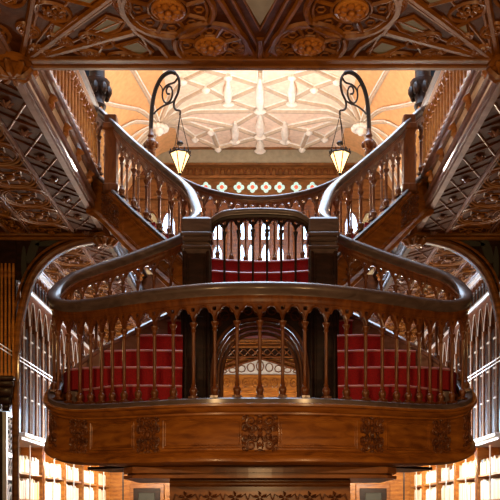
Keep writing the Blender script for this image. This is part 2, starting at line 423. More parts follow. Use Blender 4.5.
# passage vault behind the arch
m = MB(); n = 24
for (ya, yb) in ((8.16, 9.5),):
    for lay in (0, .04):
        pass
    vs = []; fs = []
    for y in (ya, yb):
        k_ = (y-ya)/(yb-ya)
        for k in range(n+1):
            x, z = arch_pt(k/n, .47, 1.3+.28*k_, .62+.03*k_); vs.append((x, y, z))
        for k in range(n+1):
            x, z = arch_pt(k/n, .50, 1.3+.28*k_, .68+.03*k_); vs.append((x, y, z))
    N1 = n+1
    for k in range(n): fs += [(k, k+1, 2*N1+k+1, 2*N1+k), (N1+k, N1+k+1, 3*N1+k+1, 3*N1+k), (2*N1+k, 2*N1+k+1, 3*N1+k+1, 3*N1+k), (k, k+1, N1+k+1, N1+k)]
    m.add(vs, fs)
m.box(-.5, -.47, 8.16, 9.5, -.6, 1.31); m.box(.47, .5, 8.16, 9.5, -.6, 1.31)
m.build('passage_vault', W_DARK, AR, smooth=True)
pts = [(-.46, 9.5, .9)]+[(arch_pt(k/30, .46, 1.58, .63)[0], 9.5, arch_pt(k/30, .46, 1.58, .63)[1]) for k in range(31)]+[(.46, 9.5, .9)]
MB().tube(pts, .018, 6).build('rear_archivolt', W_BEAM, AR, smooth=True)

# ------------------------------------------------------------------ side flights and centre flight
STEPS = [(1, 7.18), (2, 7.39), (3, 7.61), (4, 7.86), (5, 8.08)]
wing = [FP.map(.02+ (ua-.02)*k/40, 0, -.05) for k in range(41)]     # from newel to the turn
FRL = [FP.map(u_near(FP, -1.80, 7.49)+(FP.len/2-u_near(FP, -1.80, 7.49))*k/60, 0, 0) for k in range(61)]
def front_y(x): return min(FRL, key=lambda p: abs(p.x-x)).y
def wing_x(Y):
    best = None
    for i in range(len(wing)-1):
        a, b = wing[i], wing[i+1]
        if (a.y-Y)*(b.y-Y) <= 0 and a.y != b.y:
            t = (Y-a.y)/(b.y-a.y); return a.x+(b.x-a.x)*t
    return None
def flight():
    F = thing('stair_flight', 'red carpeted curved flight of steps rising from the landing past the %s newel post' % SIDE(), 'stairs', (-1.2, 7.5, .94))
    for i, Y in STEPS:
        z1 = .94+.2*i; z0 = z1-.2 if i > 1 else .90
        xl = {1: -1.68, 2: -1.78, 3: -1.48, 4: -1.23, 5: -.95}[i]
        pts = [(p.x, p.y) for p in wing if p.y > Y+.1 and p.y > 7.66 and p.x > xl-.12]
        xi = -.70-.07*(min(Y, 8.0)-7.18)/.82
        bow = [(xl+(xi-xl)*k/8, max(Y-.035*math.sin(PI*k/8), front_y(xl+(xi-xl)*k/8)+.07)) for k in range(9)]
        poly_ = pts+bow+[(-.785, 8.0), (-.785, 8.26)]
        st = MB().prism(poly_, z0, z1).build('step', RED, F)
        MB().tube([(x, y-.004, z1-.012) for x, y in bow], .011, 6).build('nosing', NOSE, st, smooth=True)
    IP = Path([(-1.80, 7.56, 1.20), (-1.74, 7.57, 1.33), (-1.48, 7.66, 1.545), (-1.23, 7.86, 1.745), (-.95, 8.08, 1.95), (-.79, 8.2, 2.06)])
    MB().sweep(IP.frames(0, IP.len), [(-.02, -.32), (.02, -.32), (.02, .01), (.045, .02), (.045, .05), (.03, .065), (-.03, .065), (-.045, .05), (-.045, .02), (-.02, .01)]).build('outer_string', W_BEAM, F, smooth=True)
    # inner closing panel towards the landing
    MB().box(-.79, -.775, 8.0, 8.24, .9, 2.1).build('side_panel', W_DARK, F)
for MIR in (False, True): flight()
MIR = False
CF = thing('upper_stair_flight', 'red carpeted centre steps seen between the balusters of the small bridge balustrade', 'stairs', (0, 8.3, 2.1))
for i, Yc, Ye in ((6, 8.16, 8.27), (7, 8.2+.02, 8.0+.16), (8, 8.47, 8.30), (9, 8.72, 8.52)):
    z1 = .94+.2*i
    if i == 6:
        MB().prism([(-.78, 8.27), (-.47, 8.27), (-.47, 8.17), (.47, 8.17), (.47, 8.27), (.78, 8.27), (.8, 8.5), (.5, 9.2), (-.5, 9.2), (-.8, 8.5)], 2.0, 2.14).build('step', RED, CF); continue
    bow = [(-.74+1.48*k/16, Ye+(Yc-Ye)*math.sin(PI*k/16)**.8) for k in range(17)] if i > 7 else [(-.46+.92*k/8, 8.18+.04*math.sin(PI*k/8)) for k in range(9)]
    st = MB().prism(bow+([(.82, 9.3), (-.82, 9.3)] if i > 7 else [(.46, 8.26), (.74, 8.3), (.8, 9.2), (-.8, 9.2), (-.74, 8.3), (-.46, 8.26)]), z1-.2, z1).build('step', RED, CF)
    MB().tube([(x, y-.004, z1-.012) for x, y in bow], .011, 6).build('nosing', NOSE, st, smooth=True)
MB().prism([(-.85, 8.8), (.85, 8.8), (1.0, 9.35), (-1.0, 9.35)], 2.56, 2.735).build('top_landing', W_DARK, CF)
# bridge balustrade between the newels
BP = Path([(-.50, 8.03, 2.04), (-.42, 8.03, 2.10), (-.3, 8.03, 2.135), (0, 8.03, 2.15), (.3, 8.03, 2.135), (.42, 8.03, 2.10), (.50, 8.03, 2.04)])
BB = thing('bridge_balustrade', 'short dark balustrade with tall slim balusters linking the two newel posts', 'balustrade', (0, 8.03, 2.1))
balustrade(BB, BP, (.0, BP.len), .90, .163, (W_RAIL, W_DARK), capk=.76, kb=.8, rs=.55)
MB().sweep(BP.frames(0, BP.len), [(-.04, -.04), (.04, -.04), (.04, .01), (-.04, .01)]).build('base_rail', W_DARK, BB)

# ------------------------------------------------------------------ upper flights
HU = .80
def pu(px, py, Y): p = P(px, py, Y); return (p.x, p.y, p.z-HU)
upc = [(-.74, 8.18, 3.0-HU), pu(196, 209, 8.38), pu(193, 194, 8.6), pu(186, 182, 8.78), pu(165, 165, 8.95), pu(132, 137, 9.15), (-1.85, 9.36, 4.72-HU), (-2.02, 9.5, 4.86-HU)]
def upper():
    UF = thing('upper_balustrade', 'arched wooden balustrade climbing from the %s newel post up to the gallery' % SIDE(), 'balustrade', (-1.3, 9.0, 3.2))
    UP = Path(upc)
    balustrade(UF, UP, (.0, UP.len), HU, .185, (W_RAIL, W_BAL), capk=.56, kb=1.1, rs=.9)
    MB().sweep(UP.frames(0, UP.len), [(-.05, -.05), (.05, -.05), (.055, -.02), (.04, 0), (-.04, 0), (-.055, -.02)]).build('base_rail', W_RAIL, UF, smooth=True)
    TF = thing('upper_side_flight', 'short %s upper stair flight with carved sloping string panel, climbing from newel post to gallery' % SIDE(), 'stairs', (-1.3, 9.2, 2.8)); ST = TF
    s0 = u_near(UP, -.78, 8.75)
    fr = UP.frames(s0-.25, UP.len+.0)
    pf = [(-.03, -.05), (.03, -.05), (.05, -.07), (.045, -.1), (.02, -.12), (.012, -.13), (.012, -.43), (.03, -.45), (.055, -.47), (.055, -.52), (.02, -.54), (-.03, -.54)]
    MB().sweep(fr, [(-a, b) for a, b in pf]).build('string_panel', W_PANEL, ST, smooth=True)
    fu = lambda a, b, d: UP.map(a, b, -.012-d)
    m = MB(); scrolls(m, UP.len-.36, -.28, .26, .26, fu, 3); m.build('carved_cartouche', W_CARVE, ST, smooth=True)
    m = MB()
    for inset, r in ((0, .007), (.02, .005)):
        a, b = s0+.02, UP.len-.53
        m.tube([fu(a+inset+(b-a-2*inset)*k/14, -.155-inset, 0) for k in range(15)]+[fu(b-inset-(b-a-2*inset)*k/14, -.40+inset, 0) for k in range(15)], r, 5, closed=True)
    m.build('panel_bead', W_PANEL, ST)
    # treads between front string and rear string
    for i in range(6):
        t0 = i/6; u = s0+(UP.len-s0)*t0; u2 = s0+(UP.len-s0)*(i+1)/6
        p, q = UP.pos(u), UP.pos(u2); z1 = 2.74+(i+1)*.18
        pl = [(p.x, p.y+.03), (q.x, q.y+.03), (q.x-.02, q.y+.62), (p.x+.03, p.y+.62)]
        st = MB().prism(pl, z1-.14, z1).build('step', RED, TF); MB().prism(pl, z1-.2, z1-.14).build('soffit_board', W_DARK, TF)
    # post at the gallery end
    NP = thing('gallery_newel', 'slim panelled wooden newel where the %s upper balustrade meets the gallery' % SIDE(), 'newel post', (-1.74, 9.3, 3.8))
    m = MB(); m.box(-1.80, -1.66, 9.24, 9.38, 3.72, 4.6, .01); m.build('shaft', W_BAL, NP)
    m = MB(); m.box(-1.82, -1.64, 9.22, 9.40, 4.42, 4.5, .015); m.build('cap', W_BAL, NP); MB().box(-1.82, -1.64, 9.22, 9.40, 3.7, 3.8, .015).build('base', W_BAL, NP)
for MIR in (False, True): upper()
MIR = False
rc = [(-1.95, 10.05, 4.75-HU), (-1.33, 9.75, 4.33-HU), P(180, 176, 9.45)-Vector((0, 0, HU)), P(215, 190, 9.28)-Vector((0, 0, HU)), P(260, 196, 9.2)-Vector((0, 0, HU))]
rc = [tuple(p) for p in rc]; rc = rc+[(-x, y, z) for x, y, z in reversed(rc[:-1])]
RP = Path(rc)
RB = thing('rear_balustrade', 'sagging wooden balustrade with small pointed arches behind the top of the centre steps', 'balustrade', (0, 9.2, 2.8))
balustrade(RB, RP, (0, RP.len), HU, .17, (W_RAIL, W_BAL), capk=.68, kb=.9, rs=.5)
MB().sweep(RP.frames(0, RP.len), [(-.04, -.45), (.04, -.45), (.05, -.05), (.04, 0), (-.04, 0), (-.05, -.05)]).build('string_panel', W_BAL, RB, smooth=True)

# ------------------------------------------------------------------ lamp brackets and lanterns
def lamp():
    Y = 9.72; q = lambda px, py: tuple(P(px, py, Y))
    z = lambda a, b: q(140+a/6.25, 60+b/6.25)
    B = thing('lamp_bracket', 'tall scrolled wrought-iron lamp bracket on a turned finial behind the %s upper handrail' % SIDE(), 'lamp bracket', q(150, 160))
    c = P(151, 0, Y); zz = lambda py: (512-py)*Y/800
    m = MB(); m.lathe([(.05, zz(158)), (.06, zz(153)), (.035, zz(150)), (.075, zz(146)), (.08, zz(143)), (.05, zz(140)), (.03, zz(138)), (.045, zz(136)), (.03, zz(133)), (.022, zz(128))], (c.x, Y, 0), 10)
    for k in range(6):
        a = k*PI/3; m.ell((c.x+.07*math.cos(a), Y+.07*math.sin(a), zz(145)), (.025, .025, .04))
    m.build('finial', W_BAL, B, smooth=True)
    path = [(68, 430), (70, 380), (75, 300), (85, 230), (105, 165), (140, 105), (190, 76), (225, 88), (243, 120), (245, 165), (235, 210), (215, 255), (212, 290), (225, 312), (250, 318), (250, 345)]
    K = Path([z(a, b) for a, b in path], 5).p
    MB().tube(K, [.026 if i < len(K)*.45 else .02-.008*(i/len(K)) for i in range(len(K))], 8).build('iron_arm', IRON, B, smooth=True)
    m = MB()
    m.tube(Path([z(*p) for p in ((85, 340), (110, 312), (150, 285), (185, 272), (215, 255))], 5).p, .011, 6)
    m.tube(Path([z(*p) for p in ((236, 112), (215, 140), (170, 158), (143, 195), (143, 245), (165, 270), (192, 250), (203, 205), (193, 170), (175, 168), (165, 190), (170, 210), (187, 212))], 5).p, .012, 6)
    m.tube(Path([z(*p) for p in ((120, 150), (138, 175), (140, 200))], 4).p, .008, 5)
    m.build('scroll', IRON, B, smooth=True)
    # lantern hangs from the hook
    top = P(180, 115, Y); cx = top.x; zr = zz(154); zb = zz(173)
    L = thing('hanging_lantern', 'glowing hexagonal glass lantern hanging on chains from the %s iron bracket' % SIDE(), 'lantern', (cx, Y, zb))
    R = .125
    ring = [(cx+R*math.cos(PI/3*k+.3), Y+R*math.sin(PI/3*k+.3), zr) for k in range(6)]
    for k in range(3):
        MB().tube([(cx, Y, top.z), ring[2*k]], .005, 5).build('chain', IRON, L)
    tip = [(cx+.02*math.cos(PI/3*k+.3), Y+.02*math.sin(PI/3*k+.3), zb) for k in range(6)]
    fr_ = MB()
    fr_.tube(ring, .012, 6, closed=True)
    for k in range(6): fr_.tube([ring[k], tip[k]], .007, 5)
    for k in range(12):
        a = PI/6*k; fr_.ell((cx+R*1.0*math.cos(a), Y+R*math.sin(a), zr+.02), (.01, .01, .022))
    fr_.ell((cx, Y, zb-.012), (.02, .02, .022))
    fr_.build('frame', IRON, L)
    g = MB(); rr = [(cx+(x-cx)*.93, Y+(y-Y)*.93, z_-.004) for x, y, z_ in ring]; tt = [(cx+(x-cx)*.93, Y+(y-Y)*.93, z_) for x, y, z_ in tip]
    g.add(rr+tt, [(k, (k+1) % 6, 6+(k+1) % 6, 6+k) for k in range(6)]+[(0, 1, 2, 3, 4, 5), (6, 7, 8, 9, 10, 11)])
    g.build('glass', LAMPG, L)
    MB().lathe([(.01, 0), (.03, .01), (.045, .03), (.03, .05), (.01, .06)], (cx, Y, zr+.1), 8).build('smoke_cap', IRON, L)
for MIR in (False, True): lamp()
MIR = False

# ------------------------------------------------------------------ gallery edge beams, soffits
H0 = 3.6; YN, YF = 6.455, 17.5; YT = 10.32
XW = -3.30
def rib(m, pts, r=.02, z=H0-.005, flat=.9): m.tube([(x, y, z) for x, y in pts], r, 6, flat=flat)
def gallery():
    sd = SIDE()
    B = srt('trim_beam_%s' % sd)
    m = MB(); prof = [(-2.06, 3.60), (-2.05, 3.575), (-1.99, 3.575), (-1.975, 3.60), (-1.965, 3.59), (-1.945, 3.60), (-1.94, 3.625), (-1.955, 3.65), (-1.93, 3.665), (-1.915, 3.69), (-1.93, 3.72), (-2.06, 3.74)]
    fr_ = [(Vector((0, y, 0)), Vector((1, 0, 0)), Vector((0, 0, 1))) for y in (2.0, 6, 10.3)]; fr2 = [(Vector((0, y, 0)), Vector((1, 0, 0)), Vector((0, 0, 1))) for y in (10.3, 14, 17.5)]
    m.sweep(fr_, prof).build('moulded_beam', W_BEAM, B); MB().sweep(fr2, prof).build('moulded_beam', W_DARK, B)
    # fascia with pale panels and carved brackets
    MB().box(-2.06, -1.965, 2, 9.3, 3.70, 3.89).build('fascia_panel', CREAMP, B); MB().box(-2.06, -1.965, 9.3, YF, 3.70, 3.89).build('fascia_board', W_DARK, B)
    m = MB()
    y = 6.3
    while y < 16:
        m.tube([(-1.955, y, 3.72), (-1.925, y, 3.76), (-1.93, y, 3.80), (-1.90, y, 3.84)], [.025, .035, .028, .045], 6); m.ell((-1.94, y, 3.74), (.03, .05, .03)); y += .55
    m.build('bracket', W_GOLD, B, smooth=True)
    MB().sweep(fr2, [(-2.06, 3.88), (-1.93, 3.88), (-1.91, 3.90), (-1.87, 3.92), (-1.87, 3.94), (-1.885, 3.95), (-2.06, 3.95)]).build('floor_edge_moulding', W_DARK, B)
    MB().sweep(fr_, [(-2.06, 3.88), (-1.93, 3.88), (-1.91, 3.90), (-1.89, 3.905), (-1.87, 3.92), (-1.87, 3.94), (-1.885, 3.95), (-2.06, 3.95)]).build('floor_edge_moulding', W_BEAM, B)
    # gallery floor
    struct(MB().box(XW-.35, -2.06, 2, YF, 3.68, 3.95).build('gallery_floor_%s' % sd, W_DARK)).name = 'floor_gallery_%s' % sd
    # soffit field
    S = srt('ceiling_soffit_%s' % sd)
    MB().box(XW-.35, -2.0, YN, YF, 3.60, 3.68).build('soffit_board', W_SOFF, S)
    m = MB()
    for x, r in ((-2.39, .022), (-2.96, .016), (-2.92, .008), (-2.43, .008), (-3.24, .02)): m.tube([(x, YN, 3.59), (x, YF, 3.59)], r, 6)
    m.build('long_rib', W_BEAM, S, smooth=True)
    m = MB(); y = 6.75; fl = []
    while y < 17:
        m.tube([(-2.37, y+.24, 3.595), (-2.07, y-.24, 3.595)], .011, 5); fl.append(y+.27); y += .54
    m.build('lattice_rib', W_BEAM, S)
    m = MB(); y = 6.5
    while y < 17:
        m.tube([(-2.37, y-.08, 3.597), (-2.07, y+.32, 3.597)], .013, 5); m.tube([(-2.37, y+.12, 3.60), (-2.22, y+.3, 3.59), (-2.07, y+.46, 3.60)], .012, 5); y += .54
    m.build('cross_rib', W_SOFF, S)
    f = MB()
    for k in range(6):
        a = k*PI/3; f.tube([(0, 0, -.005), (.03*math.cos(a), .03*math.sin(a), -.03), (.06*math.cos(a+.3), .06*math.sin(a+.3), -.012)], [.01, .018, .006], 5)
    f.ell((0, 0, -.018), (.018, .018, .02))
    src = f.map(lambda x, y, z: (x, y, z-EYE)).build('floret', W_BEAM, None, smooth=True)
    for yy in fl: inst(src, (-2.22, yy, 3.6), S)
    drop(src)
    # ring ornaments in the wide strip
    r = MB()
    for rad, t in ((.262, .018), (.225, .011), (.10, .009)): r.tube(circ(0, 0, -.004, rad, 26), t, 5, closed=True)
    for k in range(4):
        a = k*PI/2+PI/4; c, s = math.cos(a), math.sin(a)
        for q in (-1, 1): r.tube([(.08*c, .08*s, -.01), (.14*c-.05*s*q, .14*s+.05*c*q, -.018), (.215*c, .215*s, -.006)], [.008, .012, .006], 5)
    r.ell((0, 0, -.012), (.05, .05, .03))
    for sx_ in (-1, 1):
        for sy_ in (-1, 1): r.tube([(sx_*.27, sy_*.15, -.004), (sx_*.2, sy_*.24, -.014), (sx_*.1, sy_*.275, -.004)], .012, 5)
    src = r.map(lambda x, y, z: (x, y, z-EYE)).build('ring_ornament', W_RIB, None, smooth=True)
    y = 6.9
    while y < 17:
        inst(src, (-2.675, y, 3.6), S); inst(src, (-3.1, y+.28, 3.6), S, scale=(.45, 1, 1)); y += .56
    drop(src)
    # gallery balustrade above the beam
    G = thing('gallery_balustrade', 'golden-brown gallery balustrade with close upright balusters above the %s gallery beam' % sd, 'balustrade', (-1.93, 8, 3.95))
    GP = Path([(-1.97, 5.2, 3.95), (-1.95, 7, 3.95), (-1.93, 9.3, 3.95)])
    if MIR: GP = GP
    balustrade(G, GP, (0, GP.len), HU, .135, (W_RAIL, W_GOLD), capk=.70, kb=1.3)
    # boss pendants
    for yy, zc in ((6.4, 3.57), (YT-.04, 3.52)):
        b = MB(); cx = -1.98
        b.lathe([(.16, .03), (.16, 0), (.13, -.02), (.14, -.04), (.09, -.06), (.05, -.085), (.01, -.1)], (cx, yy, zc), 16)
        for k in range(8):
            a = k*PI/4; c, s = math.cos(a), math.sin(a)
            b.tube([(cx+.03*c, yy+.03*s, zc-.09), (cx+.09*c, yy+.09*s, zc-.085), (cx+.15*c, yy+.15*s, zc-.03), (cx+.17*c, yy+.17*s, zc-.04)], [.015, .03, .028, .008], 6)
        b.build('carved_boss', W_RIB, B, smooth=True)
    # transverse arch beyond the boss
    A = thing('spandrel_arch', 'dark wooden spandrel arch spanning from the carved boss to the %s wall pier' % sd, 'arch', (-3.1, YT, 0))
    ap = [(-3.13, -1.6), (-3.13, 1.7), (-3.115, 2.1), (-3.08, 2.48), (-2.98, 2.88), (-2.86, 3.12), (-2.68, 3.30), (-2.46, 3.42), (-2.2, 3.49), (-1.97, 3.52)]
    K = Path([(a, YT, 0) for a in range(2)], 2)
    # smooth curve
    cp = []
    Q = [Vector((x, z, 0)) for x, z in ap]; Q = [Q[0]]+Q+[Q[-1]]
    for i in range(1, len(Q)-2):
        a, b2, c, d = Q[i-1:i+3]
        for k in range(5):
            t = k/5; cp.append(.5*((2*b2)+(c-a)*t+(2*a-5*b2+4*c-d)*t*t+(3*b2-a-3*c+d)*t**3))
    cp.append(Q[-2])
    up = [p for p in cp if p.y > 1.6]
    MB().strip([(-3.68, 3.0, 3.56), (-3.1, 3.0, 3.56)]+[(p.x, p.y, 3.56) for p in up if p.x > -3.09], lambda a, b_, d: (a, d, b_), YT+.02, YT+.14).build('spandrel', W_DARK, A)
    MB().tube([(p.x-.03, YT+.02, p.y+.02) for p in cp], .045, 8).build('arch_moulding', W_RIB, A, smooth=True)
    MB().tube([(p.x+.012, YT-.0, p.y-.012) for p in cp], .014, 6).build('arch_edge', W_BEAM, A, smooth=True)
    m = MB(); m.tube([(p.x-.10+.02*k, YT+.005, p.y+.07) for k, p in ((0, q) for q in up)], .016, 6); m.build('outer_bead', W_RIB, A, smooth=True)
    # leaf-shaped green recess panels in the spandrel
    m = MB()
    for cx, cz, w, h, an in ((-2.93, 3.4, .06, .2, -.35), (-2.74, 3.47, .17, .035, .1), (-3.05, 3.2, .035, .24, 0)):
        pl = [(cx+w*math.cos(t)*math.cos(an)-h*math.sin(t)*math.sin(an), cz+w*math.cos(t)*math.sin(an)+h*math.sin(t)*math.cos(an)) for t in [2*PI*k/14 for k in range(14)]]
        vs = [(x, YT+.01, z) for x, z in pl]+[(x, YT+.03, z) for x, z in pl]
        m.add(vs, [tuple(range(14)), tuple(range(14, 28))]+[(i, (i+1) % 14, 14+(i+1) % 14, 14+i) for i in range(14)])
    m.build('recess_panel', DKGREEN, A)
    TB = srt('trim_crossbeam_%s' % sd)
    m = MB(); m.sweep([(Vector((x, YT, 0)), Vector((0, 1, 0)), Vector((0, 0, 1))) for x in (-3.7, -2, )], [(-.03, 3.6), (-.045, 3.575), (-.02, 3.55), (-.05, 3.53), (-.02, 3.51), (.14, 3.51), (.14, 3.6)]).build('crossbeam', W_RIB, TB)
    # wall pier
    Pp = srt('wall_pier_%s' % sd)
    m = MB(); m.box(-3.7, -3.15, YT-.0, YT+.1, 1.5, 3.5)
    m.build('pier_core', W_DARK, Pp)
    m = MB()
    for k in range(5): m.lathe([(.022, 1.72), (.022, 1.78), (.015, 1.80), (.015, 3.0), (.022, 3.04), (.022, 3.08), (.012, 3.2)], (-3.165-.05*k-.01, YT-.02, 0), 8)
    m.build('fluted_colonette', W_GOLD, Pp, smooth=True)
    m = MB(); [m.box(-3.27-h, -3.27+h, YT-h, YT+.02, z0, z1, .012) for z0, z1, h in ((1.68, 1.74, .13), (1.60, 1.68, .115), (1.48, 1.60, .095), (1.38, 1.48, .07), (1.30, 1.38, .045))]; m.build('corbel', W_DARK, Pp, smooth=True)
for MIR in (False, True): gallery()
MIR = False

# ------------------------------------------------------------------ near carved ceiling
CE = srt('ceiling')
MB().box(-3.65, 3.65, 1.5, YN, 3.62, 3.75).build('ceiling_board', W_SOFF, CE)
m = MB(); m.box(-3.65, 3.65, YN-.11, YN, 3.585, 3.62, .008); m.box(-3.65, 3.65, YN-.03, YN+.02, 3.57, 3.95, .01); m.build('edge_beam', W_RIB, CE)
m = MB(); pan = MB(); m2 = MB(); ov = MB()
ZC = 3.618
def L2(*pts, r=.02, mm=None): (mm or m).tube([(x, y, ZC) for x, y in pts], r, 6)
def ov_ring(cx, cy, rx, ry, ang, seed):
    def f(a, b): return (cx+a*math.cos(ang)-b*math.sin(ang), cy+a*math.sin(ang)+b*math.cos(ang), ZC)
    ov.tube([f(rx*math.cos(2*PI*k/20), ry*math.sin(2*PI*k/20)) for k in range(20)], .016, 5, closed=True)
    R = random.Random(seed)
    for k in range(9):
        a0_ = R.random()*2*PI; d = R.random()**.5*.7
        c = (rx*d*math.cos(k*2*PI/9), ry*d*math.sin(k*2*PI/9))
        pts = [f(c[0]+.03*math.cos(a0_+t*.9)*(1-t*.12), c[1]+.03*math.sin(a0_+t*.9)*(1-t*.12)) for t in range(6)]
        ov.tube([(x, y, z-.010) for x, y, z in pts], .011, 5)
for s in (1, -1):
    def X(*pts): return [(s*x, y) for x, y in pts]
    L2(*X((-1.93, 6.46), (-1.596, 5.63), (-1.3, 4.9)), r=.026); L2(*X((-1.89, 6.46), (-1.55, 5.63), (-1.26, 4.9)), r=.012)
    L2(*X((-1.93, 6.45), (-1.097, 5.66), (-.5, 5.1)), r=.026); L2(*X((-1.88, 6.44), (-1.06, 5.68), (-.45, 5.13)), r=.012)
    L2(*X((-1.9, 6.42), (-.95, 6.02)), r=.024); L2(*X((-1.87, 6.44), (-.93, 6.05)), r=.01)
    L2(*X((-2.0, 6.45), (-2.25, 5.6), (-2.4, 5.0)), r=.026); L2(*X((-2.05, 6.45), (-2.7, 5.7), (-3.2, 5.1)), r=.024); L2(*X((-2.1, 6.48), (-3.2, 6.1)), r=.022)
    L2(*X((-1.85, 6.36), (-.05, 6.36)), r=.012); L2(*X((-1.93, 6.44), (-1.35, 5.66)), r=.010); L2(*X((-1.9, 6.43), (-1.0, 5.88)), r=.010)
    L2(*X((-.02, 6.42), (-.29, 5.63), (-.5, 5.0)), r=.024); L2(*X((-.02, 6.2), (-.24, 5.5)), r=.014)
    L2(*X((-.02, 6.3), (-.1, 6.46)), r=.014)
    # S-curve leaving the small circle towards the large one
    L2(*X((-.98, 5.45), (-1.0, 5.8), (-.93, 6.02), (-.78, 6.2), (-.70, 6.46)), r=.024); L2(*X((-.9, 6.08), (-.86, 6.3), (-.88, 6.46)), r=.014)
    # zigzag frames between the rays
    for a, b in (((-1.55, 6.05), (-1.33, 5.84)), ((-1.38, 6.22), (-1.2, 6.08)), ((-1.40, 5.5), (-1.16, 5.55)), ((-1.3, 6.36), (-1.22, 6.2))): L2(*X(a, b), r=.014)
    for hx in (((-1.42, 5.62), (-1.25, 5.52), (-1.05, 5.58), (-1.2, 5.72)), ((-1.3, 6.0), (-1.12, 5.83), (-.99, 5.9), (-1.05, 6.0), (-1.17, 6.07)), ((-1.12, 6.2), (-.93, 6.12), (-.84, 6.28), (-.95, 6.36)), ((-1.62, 6.12), (-1.53, 5.9), (-1.40, 6.0)), ((-2.2, 6.0), (-2.4, 5.75), (-2.3, 5.6)), ((-2.6, 6.1), (-2.9, 5.9), (-3.1, 6.0), (-2.8, 6.15))):
        q = [(s*x, y, ZC) for x, y in hx]; m2.tube(q, .014, 5, closed=True)
        c = (sum(p[0] for p in q)/len(q), sum(p[1] for p in q)/len(q)); m2.tube([(c[0]+(x-c[0])*.72, c[1]+(y-c[1])*.72, z) for x, y, z in q], .008, 5, closed=True)
        pl = [(c[0]+(x-c[0])*.68, c[1]+(y-c[1])*.68) for x, y, z in q]; pan.prism(pl if s > 0 else pl[::-1], 3.614, 3.622)
    for cx, cy, rx, ry, an, sd_ in ((-1.50, 5.78, .13, .10, .5, 1), (-1.25, 6.13, .13, .075, .5, 3), (-1.05, 6.36, .15, .06, .15, 5), (-1.72, 6.25, .08, .04, .8, 6), (-1.75, 5.6, .1, .12, 0, 7), (-2.0, 5.75, .12, .1, 0, 8), (-2.5, 6.15, .12, .08, -.5, 9), (-1.0, 5.45, .1, .08, 0, 10), (-1.30, 5.3, .1, .08, 0, 4), (-.14, 6.28, .05, .08, 0, 11), (-1.53, 6.12, .10, .05, .7, 12), (-1.35, 6.30, .12, .04, .35, 13), (-1.74, 6.0, .09, .07, 1.2, 14), (-1.98, 6.05, .08, .12, 0, 15), (-.98, 5.70, .06, .1, 0, 16), (-1.7, 5.3, .12, .14, 0, 17), (-.85, 5.25, .12, .1, 0, 18), (-2.25, 6.2, .1, .08, -.6, 19), (-2.2, 5.3, .15, .12, 0, 20)):
        ov_ring(s*cx, cy, rx, ry, an*s, sd_)
    for cx, cy, r0 in ((-.38, 6.2, .28), (-.66, 5.76, .325)):
        cx *= s
        for rr, t in ((r0, .026), (r0-.045, .012), (r0*.45, .012)): m.tube(circ(cx, cy, ZC, rr, 36), t, 6, closed=True)
        for k in range(8):
            a = k*PI/4+PI/8; c, s_ = math.cos(a), math.sin(a)
            m2.tube([(cx+r0*.45*c, cy+r0*.45*s_, ZC), (cx+r0*.9*c, cy+r0*.9*s_, ZC)], .018, 5)
            a += PI/8; c, s_ = math.cos(a), math.sin(a)
            m2.tube([(cx+r0*(.66+.13*math.cos(t)), cy, 0) for t in (0,)][:1] or [], .01) if False else None
            m2.tube([(cx+r0*.68*c+.035*math.cos(t*PI/3), cy+r0*.68*s_+.035*math.sin(t*PI/3), ZC) for t in range(6)], .008, 4, closed=True)
        ro = MB(); ro.lathe([(.125, 0), (.125, -.015), (.105, -.022), (.10, -.012), (.02, -.012)], (cx, cy, 3.62), 18)
        for k in range(7):
            a = k*2*PI/7; ro.ell((cx+.062*math.cos(a), cy+.062*math.sin(a), 3.598), (.03, .03, .018)); 
            a += PI/7; ro.ell((cx+.095*math.cos(a), cy+.095*math.sin(a), 3.60), (.018, .018, .014))
        ro.ell((cx, cy, 3.588), (.026, .026, .022)); ro.build('rosette', W_GOLD, CE, smooth=True)
m.build('ceiling_rib', W_RIB, CE, smooth=True); m2.build('panel_frame', W_RIB, CE, smooth=True); ov.build('foliage_oval', W_RIB, CE, smooth=True)
pan.build('recess_panel', OLIVE, CE)
g = MB(); g.prism([(-.118, 5.6), (.118, 5.6), (0, 5.93)], 3.608, 3.622); g.build('grey_recess_panel', GREYP, CE)
g = MB(); g.tube([(-.15, 5.52, ZC), (0, 6.0, ZC), (.15, 5.52, ZC)], .016, 6); g.tube([(-.07, 6.46, ZC), (0, 6.2, ZC), (.07, 6.46, ZC)], .02, 6); g.tube([(0, 6.1, ZC), (0, 6.5, ZC)], .03, 6); g.build('centre_rib', W_RIB, CE, smooth=True)

# ------------------------------------------------------------------ vaulted ceiling above
ZV = 7.9
fans = [(sx*2.0, 15.8+3.4*k) for sx in (-1, 1) for k in (-1, 0, 1)]
def HV(x, y):
    d = min(math.hypot(max(0, abs(x)-abs(fx))*1.0 if False else (x-fx), y-fy) for fx, fy in fans)
    base = 0
    ax = abs(x)
    if ax > 1.75: 
        dy_ = min(abs(y-fy) for fx, fy in fans)
        t = (ax-1.75); base = t*t*(1.15-.5*min(1, dy_/1.7))
    return ZV-base-.22*max(0, 1-d/.7)
V = srt('ceiling_vault')
def vault_patch(x0, x1, nx, name, mat):
    m = MB(); ny = 40; vs = []; fs = []
    for j in range(ny+1):
        for i in range(nx+1):
            x = x0+(x1-x0)*i/nx; y = 13.2+(17.55-13.2)*j/ny; vs.append((x, y, HV(x, y)+.02))
    for j in range(ny):
        for i in range(nx): a = j*(nx+1)+i; fs.append((a, a+1, a+nx+2, a+nx+1))
    m.add(vs, fs).build(name, mat, V, smooth=True)
vault_patch(-1.75, 1.75, 40, 'vault_field', PINK); vault_patch(-3.66, -1.75, 24, 'vault_cove', ORANGE); vault_patch(1.75, 3.66, 24, 'vault_cove', ORANGE)
rb = MB(); rl = MB(); bs = MB()
def vp(px, py): p = (512-py); Y = ZV*800/p; return ((px-260)*Y/800, Y)
